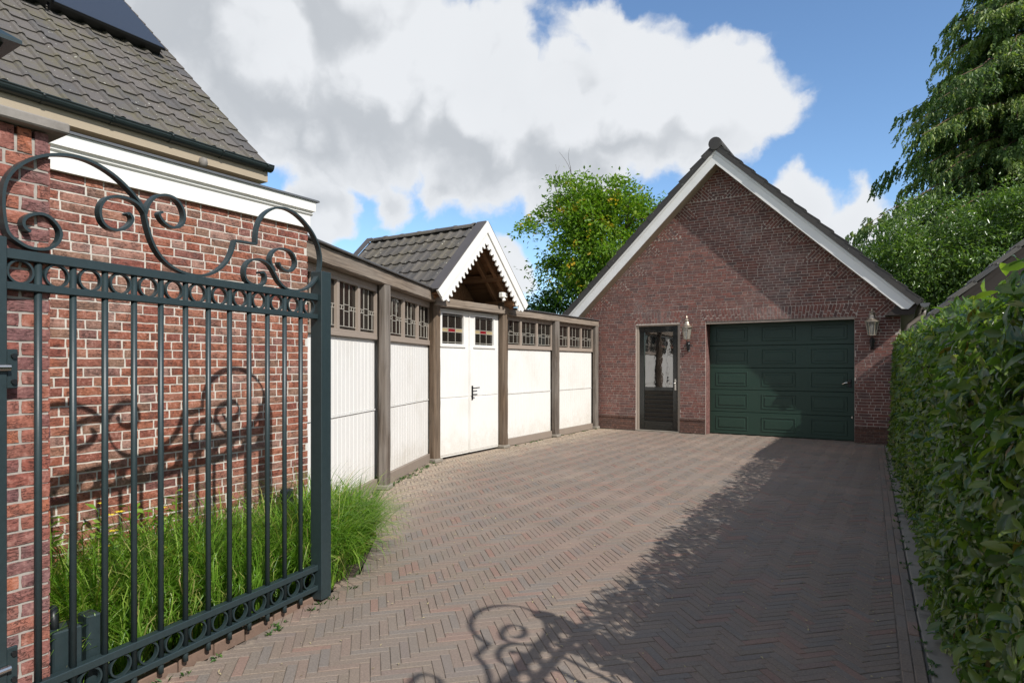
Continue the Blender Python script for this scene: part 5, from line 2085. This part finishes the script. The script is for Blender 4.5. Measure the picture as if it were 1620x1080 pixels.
HY_A, HY_B = 2.35, 13.28
hedge = thing('laurel_hedge', 'clipped evergreen laurel hedge along the right side of the drive', 'hedge', (0.4, 7.8, 0))
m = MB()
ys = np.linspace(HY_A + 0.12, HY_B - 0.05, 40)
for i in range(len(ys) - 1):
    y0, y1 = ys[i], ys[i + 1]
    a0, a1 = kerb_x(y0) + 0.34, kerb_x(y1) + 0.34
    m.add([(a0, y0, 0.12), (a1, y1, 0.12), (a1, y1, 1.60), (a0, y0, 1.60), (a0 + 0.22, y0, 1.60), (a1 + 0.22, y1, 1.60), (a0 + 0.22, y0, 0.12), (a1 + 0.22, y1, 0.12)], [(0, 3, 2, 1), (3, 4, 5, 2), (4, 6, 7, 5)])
m.obj('shade_core', 'hedge_core', hedge)  # added opaque dark box inside the leaves, height set to stop dapples
N1, N2 = 36000, 8000
yy = HY_A + (HY_B - HY_A) * rng.random(N1) ** 1.0
zz = 0.03 + hedge_top(yy) * rng.random(N1)
fx = np.array([hedge_face(a, b) for a, b in zip(yy, zz)])
dep = rng.exponential(0.05, N1)
dep = np.minimum(dep, 0.24) - 0.03 + 0.05 * (np.sin(yy * 5.1 + zz * 3.3) * np.sin(zz * 6.7 - yy * 2.1) > 0.45)
P1 = np.stack([fx + dep, yy, zz], axis=1)
nrm1 = np.tile(np.array([[-1.0, -0.15, 0.45]]), (N1, 1))
# top and far side
yt = HY_A + (HY_B - HY_A) * rng.random(N2)
xt = np.array([kerb_x(a) for a in yt]) + 0.18 + 0.62 * rng.random(N2)
zt = hedge_top(yt) + 0.03 * np.sin(yt * 3.1) + 0.05 * np.sin(yt * 1.3 + 1) - rng.exponential(0.05, N2) + 0.03
P2 = np.stack([xt, yt, zt], axis=1)
nrm2 = np.tile(np.array([[-0.2, -0.1, 1.0]]), (N2, 1))
N3 = 3800                                                   # the back and the near end
P3 = np.stack([np.array([kerb_x(a) for a in np.linspace(HY_A, HY_B, N3)]) + 0.80 + rng.normal(0, 0.05, N3), np.linspace(HY_A, HY_B, N3), 0.05 + hedge_top(np.linspace(HY_A, HY_B, N3)) * rng.random(N3)], axis=1)
nrm3 = np.tile(np.array([[1.0, 0, 0.4]]), (N3, 1))
N4 = 1500
P4 = np.stack([kerb_x(HY_A) + 0.2 + 0.6 * rng.random(N4), HY_A + rng.exponential(0.05, N4) - 0.03, 0.03 + 1.72 * rng.random(N4)], axis=1)
nrm4 = np.tile(np.array([[0, -1.0, 0.4]]), (N4, 1))
# new shoots standing up out of the clipped top
N5 = 900
ysht = HY_A + (HY_B - HY_A) * rng.random(130)
P5, nrm5 = [], []
for k_ in range(N5):
    y = ysht[rng.integers(130)]
    h_ = rng.random() ** 1.5 * 0.12
    P5.append((kerb_x(y) + 0.2 + 0.6 * ((y * 7.13) % 1.0) + rng.normal(0, 0.03), y + rng.normal(0, 0.03), hedge_top(y) + h_))
    nrm5.append((-0.3, 0, 0.8))
HP = np.concatenate([P1, P2, P3, P4, np.array(P5)])
HN = np.concatenate([nrm1, nrm2, nrm3, nrm4, np.array(nrm5)])
n = len(HP)
HR = rand_rot(n, HN, 0.62)
ln = np.where(rng.random(n) < 0.55, rng.uniform(0.03, 0.062, n), rng.uniform(0.062, 0.105, n))
wdt = ln * rng.uniform(0.36, 0.48, n)
rv_ = np.clip(rng.beta(1.5, 2.0, n) * 0.96 + (ln < 0.05) * 0.12, 0.002, 0.995)
size = np.array([show_size(p, 1.0) for p in HP])
big = set(np.argsort(-size + (HP[:, 0] > 0.55) * 10)[:300].tolist())
lm = MB()
lm.add([tuple(v) for v in LEAF8_V * np.array([0.42, 1, 1])], [tuple(f) for f in LEAF8_F])
leaf_me = lm.mesh('leaf', 'laurel_leaf', smooth=True)
for i in big:
    M = Matrix([list(HR[i][0]) + [HP[i][0]], list(HR[i][1]) + [HP[i][1]], list(HR[i][2]) + [HP[i][2]], [0, 0, 0, 1]]) @ Matrix.Diagonal((ln[i], ln[i], ln[i], 1))
    put('leaf', leaf_me, hedge, M)
keep = np.array([i not in big for i in range(n)])
near = keep & (HP[:, 1] < 6.5)
far = keep & ~near
for sel, tv, tf in ((near, LEAF8_V, LEAF8_F), (far, LEAF4_V, LEAF4_F)):
    V, F, rr = leaves_np(HP[sel], HR[sel], ln[sel], wdt[sel], tv, tf, rv_[sel])
    stuff(put('foliage', np_mesh('foliage', V, F, 'laurel_leaf', rr, smooth=tv is LEAF8_V), hedge))
tw = MB()
for k_ in range(90):
    y = HY_A + 0.1 + (HY_B - HY_A - 0.2) * k_ / 90
    x0 = kerb_x(y) + 0.42 + random.uniform(-0.1, 0.1)
    tw.tube([(x0, y, -0.03), (x0 + random.uniform(-0.08, 0.08), y + random.uniform(-0.1, 0.1), 0.6), (kerb_x(y) + 0.3, y + random.uniform(-0.15, 0.15), 1.2), (kerb_x(y) + 0.3 + random.uniform(0, 0.3), y, HZ)], [0.014, 0.012, 0.008, 0.004], 5)
stuff(tw.obj('stems', 'bark', hedge))


# ---- trees
def limb(m, p, d, L, r0, depth, tips, r, droop=0.0):
    pts, rad = [Vector(p)], [r0]
    d = Vector(d).normalized()
    n = 5
    for i in range(n):
        d = (d + Vector((r.normal(0, 0.16), r.normal(0, 0.16), r.normal(0.03, 0.10) - droop))).normalized()
        pts.append(pts[-1] + d * (L / n))
        rad.append(r0 * (1 - 0.62 * (i + 1) / n))
    m.tube([tuple(q) for q in pts], rad, 7 if r0 > 0.04 else 5, cap=False)
    if depth == 0:
        tips.append(pts[-1])
        tips.append(pts[-2])
        return
    for k_ in range(3 if depth > 1 else 4):
        i = 2 + (k_ % (n - 1))
        base = pts[min(i, n)]
        ax = Vector((r.normal(), r.normal(), r.normal() * 0.6 + 0.15)).normalized()
        limb(m, base, (d * 0.55 + ax).normalized(), L * r.uniform(0.5, 0.72), rad[min(i, n)] * 0.7, depth - 1, tips, r, droop)
    tips.append(pts[-1])


def broad_tree(name, label, base, height, crown_c, crown_r, mat, leaf, n_clump, per, seed, group, clump_r=0.5, trunk_r=0.16, aspect=0.45, bark='bark', droop=0.0, limbs=9):
    r = np.random.default_rng(seed)
    T = thing(name, label, 'tree', base, group)
    m = MB()
    b = Vector(base)
    cc = Vector(crown_c)
    top = cc + Vector((0, 0, crown_r[2] * 0.55))
    pts = [b, b.lerp(cc, 0.3) + Vector((r.normal(0, .12), r.normal(0, .12), 0)), b.lerp(cc, 0.65) + Vector((r.normal(0, .12), r.normal(0, .12), 0)), cc, top]
    m.tube([tuple(p) for p in pts], [trunk_r, trunk_r * 0.8, trunk_r * 0.62, trunk_r * 0.42, trunk_r * 0.12], 10)
    m.obj('trunk', bark, T, smooth=True)
    m = MB()
    tips = []
    for k_ in range(limbs):
        t = r.uniform(0.35, 1.0)
        p = b.lerp(cc, t) if t < 0.8 else cc.lerp(top, (t - 0.8) / 0.2 * 0.8)
        a = k_ * 2.4 + r.uniform(-0.4, 0.4)
        d = Vector((math.cos(a), math.sin(a), r.uniform(0.15, 0.8)))
        limb(m, p, d, crown_r[0] * r.uniform(0.75, 1.0), trunk_r * 0.38, 2, tips, r, droop)
    m.obj('limbs', bark, T, smooth=True)
    # clump centres: on the limb tips and through the crown, thinned by a lumpy field so that gaps remain
    C = [np.array(t) for t in tips]
    lump = [(r.normal(size=3), r.uniform(0, 6.28)) for _ in range(7)]
    cr = np.array(crown_r)
    c0 = np.array(crown_c)
    guard = 0
    while len(C) < n_clump and guard < 60000:
        guard += 1
        v = r.normal(size=3)
        v /= np.linalg.norm(v)
        q = r.uniform(0.35, 1.0) ** 0.5
        edge = 1.0 + 0.22 * math.sin(v[0] * 5 + seed) * math.sin(v[1] * 4 + 1) + 0.16 * math.sin(v[2] * 7 + seed * 2) + 0.10 * math.sin(v[0] * 13 + v[2] * 11)
        p = c0 + v * cr * q * edge
        f = sum(math.sin(float(np.dot(l[0], p)) * 1.5 + l[1]) for l in lump)
        if f < -0.9:
            continue
        C.append(p)
    C = np.array(C[:max(n_clump, len(tips))])
    d_ = np.linalg.norm((C - c0) / cr, axis=1)
    C = C[d_ < 1.32]
    nC = len(C)
    # the leaves of a clump hang on a sprig: flattened and a little drooping
    off = r.normal(size=(nC, per, 3)) * np.array([clump_r, clump_r, clump_r * 0.42]) * r.uniform(0.6, 1.3, (nC, 1, 1))
    off[:, :, 2] -= (off[:, :, 0] ** 2 + off[:, :, 1] ** 2) * 0.35 / clump_r
    P = (C[:, None, :] + off).reshape(-1, 3)
    out = np.repeat(C - c0, per, axis=0)
    out /= np.linalg.norm(out, axis=1, keepdims=True) + 1e-9
    D = out * 0.8 + r.normal(size=P.shape) * 0.7
    D[:, 2] -= 0.35 + droop * 2
    Rm = down_frames(D, r, 0.55)
    n = len(P)
    ln_ = r.uniform(0.75, 1.25, n) * leaf
    tone = np.clip(np.repeat(r.normal(0.45, 0.18, nC), per) + r.normal(0, 0.16, n), 0.01, 0.99)
    V, F, rr = leaves_np(P, Rm, ln_, ln_ * aspect, LEAF4_V, LEAF4_F, tone)
    cr_o = put('crown', np_mesh('crown', V, F, mat, rr), T)
    stuff(cr_o)
    return T


def at_px(u, v, d):
    p = FWD * d + RGT * d * (u - 810) / FPX
    return (float(p[0]), float(p[1]), CAM_H + (HORIZ - v) / FPX * d)


def ground_under(p):
    return (p[0], p[1], -0.06)


c = at_px(955, 392, 25)
broad_tree('yellowing_tree', 'light green tree with yellow turning sprigs left of the garage gable', ground_under(c), 9, c, (2.55, 2.55, 2.55), 'autumn_leaf', 0.17, 640, 56, 11, 'trees behind the garage', 0.34, 0.17, 0.5)
c = at_px(905, 470, 27)
broad_tree('low_tree', 'low dark green tree under the yellowing one behind the outbuilding', ground_under(c), 5, c, (1.9, 1.9, 1.3), 'shrub_leaf', 0.16, 260, 50, 12, 'trees behind the garage', 0.34, 0.10, 0.5)
c = at_px(1470, 430, 21)
broad_tree('leafy_tree', 'light leafy tree with narrow shiny leaves just right of the garage', ground_under(c), 6, c, (2.1, 2.1, 2.15), 'cherry_leaf', 0.15, 760, 56, 13, 'trees behind the hedge', 0.32, 0.12, 0.36, droop=0.05)
c = at_px(1620, 400, 20)
broad_tree('leafy_tree', 'light leafy tree with narrow shiny leaves above the neighbour shed roof', ground_under(c), 6, c, (2.3, 2.3, 2.3), 'cherry_leaf', 0.15, 760, 56, 14, 'trees behind the hedge', 0.32, 0.12, 0.36, droop=0.05)


def conifer(name, label, base, height, width, seed):
    r = np.random.default_rng(seed)
    T = thing(name, label, 'tree', base, 'trees behind the hedge')
    b = np.array(base)
    m = MB()
    m.tube([tuple(b + np.array((r.normal(0, .05), r.normal(0, .05), height * t))) for t in np.linspace(0, 1, 9)], [0.42 * (1 - t) + 0.02 for t in np.linspace(0, 1, 9)], 10)
    m.obj('trunk', 'red_bark', T, smooth=True)
    lb = MB()
    P, D, L_, tone = [], [], [], []
    nb = 300
    for k_ in range(nb):
        t = 0.10 + 0.89 * (k_ / nb) ** 0.9
        z = height * t
        a = k_ * 2.399 + r.normal(0, 0.25)
        reach = width * (1 - t) ** 0.62 * r.uniform(0.42, 1.22) + 0.25
        d = np.array((math.cos(a), math.sin(a), 0))
        pts = []
        for q in np.linspace(0, 1, 8):
            pts.append(b + d * reach * q + np.array((0, 0, z + reach * (0.10 * q - 0.46 * q * q + 0.14 * max(0, q - 0.7)))) + r.normal(0, 0.05, 3) * q)
        lb.tube([tuple(p) for p in pts], [0.05 * (1 - q) * (1.3 - t) + 0.008 for q in np.linspace(0, 1, 8)], 5, cap=False)
        bt = r.normal(0.45, 0.16)
        nsp = int(12 + reach * 17)
        for s_ in range(nsp):
            q = r.uniform(0.22, 1.03)
            i0 = min(int(q * 7), 6)
            p = pts[i0] + (pts[min(i0 + 1, 7)] - pts[i0]) * min(1.2, q * 7 - i0)
            side = np.cross(d, (0, 0, 1)) * r.normal(0, 0.26) * (0.4 + reach * 0.22)
            p = p + side + np.array((0, 0, -abs(r.normal(0, 0.05))))
            # a hanging spray: a chain of narrow pieces
            hang = r.uniform(0.35, 0.95)
            hd_ = d * r.uniform(0.1, 0.55) + r.normal(0, 0.22, 3)
            hd_[2] = -1.0
            hd_ /= np.linalg.norm(hd_)
            npz = 7
            for w_ in range(npz):
                pp = p + hd_ * hang * w_ / npz
                for sd in (-1, 1):
                    dd = hd_ + np.cross(hd_, d) * sd * r.uniform(0.25, 0.75) + r.normal(0, 0.15, 3)
                    P.append(pp)
                    D.append(dd)
                    L_.append(r.uniform(0.12, 0.23) * (1.15 - 0.5 * w_ / npz))
                    tone.append(bt + r.normal(0, 0.12) + 0.12 * w_ / npz)
    lb.obj('limbs', 'red_bark', T, smooth=True)
    P, D, L_ = np.array(P), np.array(D), np.array(L_)
    Rm = down_frames(D, r, 1.6)
    V, F, rr = leaves_np(P, Rm, L_, L_ * 0.42, LEAF4_V, LEAF4_F, np.clip(np.array(tone), 0.01, 0.99))
    stuff(put('crown', np_mesh('crown', V, F, 'conifer_leaf', rr), T))


c = at_px(1625, 577, 25)
conifer('conifer', 'tall dark conifer with drooping sprays at the right edge of the sky', (c[0], c[1], -0.06), 18.5, 9.2, 21)

# ---- sedge in the bed behind the gate
bed_poly = [(-3.12, 1.42), (-3.17, 1.7), (-3.23, 2.1), (-3.30, 2.6), (-3.30, 2.85), (-3.37, 3.18), (-3.6, 3.52), (-3.95, 3.78), (-4.25, 3.75), (-4.1, 3.4), (-4.02, 2.9), (-3.95, 1.4)]
tuft = []
r = np.random.default_rng(5)
while len(tuft) < 62:
    x, y = r.uniform(-4.3, -3.0), r.uniform(1.2, 3.9)
    if inside(x, y, bed_poly) and all((x - a) ** 2 + (y - b) ** 2 > 0.135 ** 2 for a, b in tuft):
        tuft.append((x, y))
SV, SF, SRn = [], [], []
vo = 0
for (x, y) in tuft:
    nb_l = int(r.uniform(170, 235))
    H = r.uniform(0.56, 0.80)
    lean_a = r.uniform(0, 6.28)
    tn = r.normal(0.42, 0.12)
    for k_ in range(nb_l):
        a = r.uniform(0, 2 * math.pi)
        L = H * r.uniform(0.65, 1.15)
        d = np.array((math.cos(a) + 0.35 * math.cos(lean_a) + 0.25, math.sin(a) + 0.35 * math.sin(lean_a) + 0.05, 0))
        d = d / (np.linalg.norm(d) + 1e-6)
        spread = r.uniform(0.35, 1.0)
        p = np.array((x + r.normal(0, 0.03), y + r.normal(0, 0.03), 0.0))
        w = r.uniform(0.0028, 0.0048)
        side = np.array((-d[1], d[0], 0))
        el = math.pi / 2 - r.uniform(0.05, 0.55)
        seg = 6
        bend = spread * r.uniform(2.0, 3.6) / seg
        ring = []
        for s_ in range(seg + 1):
            ww = w * (1.0 if s_ < seg - 2 else (0.75 if s_ == seg - 2 else (0.5 if s_ == seg - 1 else 0.08)))
            ring += [p - side * ww, p + side * ww]
            step = d * math.cos(el) + np.array((0, 0, math.sin(el)))
            p = p + step * L / seg
            if p[2] < 0.01:
                p[2] = 0.01
            # the gate holds the blades back
            gs_ = (p[0] - GATE_END.x) * GDIR.x + (p[1] - GATE_END.y) * GDIR.y
            gd_ = -(p[0] - GATE_END.x) * GDIR.y + (p[1] - GATE_END.y) * GDIR.x
            if -0.09 < gs_ and gd_ > -0.035:
                back = gd_ + 0.035 + 0.03 * r.random()
                p = p - np.array((-GDIR.y, GDIR.x, 0)) * back
                d = d * 0.4 + np.array((GDIR.x, GDIR.y, 0)) * r.normal(0, 0.35)
            el -= bend * (0.4 + 0.25 * s_)
        SV += ring
        for s_ in range(seg):
            SF.append((vo + 2 * s_, vo + 2 * s_ + 1, vo + 2 * s_ + 3, vo + 2 * s_ + 2))
        vo += 2 * (seg + 1)
        SRn += [float(np.clip(tn + r.normal(0, 0.17) + (0.5 if r.random() < 0.035 else 0), 0.01, 0.999))] * seg
sg_o = put('sedge_grass', np_mesh('sedge_grass', np.array(SV), np.array(SF), 'sedge_blade', SRn))
sg_o['label'] = 'bright green arching sedge grass between the gate and the brick house'
sg_o['category'] = 'grass'
stuff(sg_o)

# a leafy perennial with yellow flowers among the grass
fp = thing('flowering_plant', 'leafy plant with yellow flowers at the brick wall above the grass', 'plant', (-3.85, 1.75, 0))
r = np.random.default_rng(8)
m = MB()
P, D = [], []
for k_ in range(26):
    x, y = -3.82 + r.normal(0, 0.10), 1.80 + r.normal(0, 0.22)
    h_ = r.uniform(0.45, 0.72)
    lx_, ly_ = r.normal(0, 0.06), r.normal(0, 0.06)
    m.tube([(x, y, 0), (x + lx_ * 0.5, y + ly_ * 0.5, h_ * 0.6), (x + lx_, y + ly_, h_)], [0.004, 0.003, 0.002], 5)
    for q in np.linspace(0.35, 1, 12):
        a = r.uniform(0, 6.28)
        P.append((x + lx_ * q, y + ly_ * q, h_ * q))
        D.append((math.cos(a), math.sin(a), r.uniform(-0.1, 0.7)))
m.obj('stems', 'sedge_blade', fp)
P, D = np.array(P), np.array(D)
V, F, rr = leaves_np(P, down_frames(D, r, 0.6), r.uniform(0.05, 0.09, len(P)), r.uniform(0.018, 0.03, len(P)), LEAF4_V, LEAF4_F, r.uniform(0.4, 0.9, len(P)))
stuff(put('leaves', np_mesh('leaves', V, F, 'sedge_blade', rr), fp))
for k_ in range(7):
    m = MB()
    c = (-3.80 + r.normal(0, 0.08), 1.80 + r.normal(0, 0.2), 0.52 + r.normal(0, 0.08))
    for t in range(6):
        a = t * math.pi / 3
        m.add([(c[0], c[1], c[2]), (c[0] + 0.02 * math.cos(a - 0.4), c[1] + 0.02 * math.sin(a - 0.4), c[2] + 0.006), (c[0] + 0.03 * math.cos(a), c[1] + 0.03 * math.sin(a), c[2] + 0.004), (c[0] + 0.02 * math.cos(a + 0.4), c[1] + 0.02 * math.sin(a + 0.4), c[2] + 0.006)], [(0, 1, 2, 3)])
    m.obj('flower', 'yellow_flower', fp)

# fallen scraps of leaf in the joints and along the edges
r = np.random.default_rng(17)
LP = []
while len(LP) < 1500:
    x, y = r.uniform(-6.1, 0.1), r.uniform(1.5, 13.4)
    e = min(abs(x - (kerb_x(y) - 0.05)), abs(x - max(-6.1, -3.0 - 0.4183 * y)))
    if r.random() < 0.22 + 0.78 * math.exp(-e * 2.4) and inside(x, y, drive_poly):
        LP.append((x, y, 0.004 + r.random() * 0.006))
LP = np.array(LP)
V, F, rr = leaves_np(LP, rand_rot(len(LP), np.tile([[0, 0, 1.0]], (len(LP), 1)), 0.25, r), r.uniform(0.008, 0.032, len(LP)), r.uniform(0.004, 0.013, len(LP)), LEAF4_V, LEAF4_F, r.uniform(0.1, 0.9, len(LP)))
lit = put('leaf_litter', np_mesh('leaf_litter', V, F, 'litter', rr))
lit['label'] = 'pale scraps of fallen leaf scattered over the brick paving'
lit['category'] = 'leaf litter'
stuff(lit)

# weeds and moss growing in the joints along the kerb, the timber wall and the bed
r = np.random.default_rng(23)
WP, WD = [], []
for k_ in range(150):
    q = r.random()
    if q < 0.4:
        y = r.uniform(2.2, 12.5)
        x = kerb_x(y) + r.normal(0.012, 0.012)
    elif q < 0.7:
        t = r.random()
        p = WING0.lerp(WING1, 0.2 + 0.78 * t) + wn * (0.06 + abs(r.normal(0, 0.05)))
        x, y = p.x, p.y
    elif q < 0.85:
        y = r.uniform(9.6, 13.4)
        x = FX + 0.06 + abs(r.normal(0, 0.05))
    else:
        p = GATE_END + GDIR * r.uniform(-0.3, 1.6) + Vector((0.03 + abs(r.normal(0, 0.04)), 0, 0))
        x, y = p.x, p.y
    for j_ in range(int(r.uniform(5, 13))):
        a = r.uniform(0, 6.28)
        WP.append((x + r.normal(0, 0.012), y + r.normal(0, 0.012), 0.0))
        WD.append((math.cos(a), math.sin(a), r.uniform(0.3, 1.6)))
WP, WD = np.array(WP), np.array(WD)
wl = r.uniform(0.012, 0.042, len(WP))
V, F, rr = leaves_np(WP, down_frames(WD, r, 0.6), wl, wl * r.uniform(0.25, 0.5, len(WP)), LEAF4_V, LEAF4_F, r.uniform(0.1, 0.9, len(WP)))
we = put('joint_weeds', np_mesh('joint_weeds', V, F, 'shrub_leaf', rr))
we['label'] = 'small green weeds in the paving joints along kerb and timber wall'
we['category'] = 'weeds'
stuff(we)
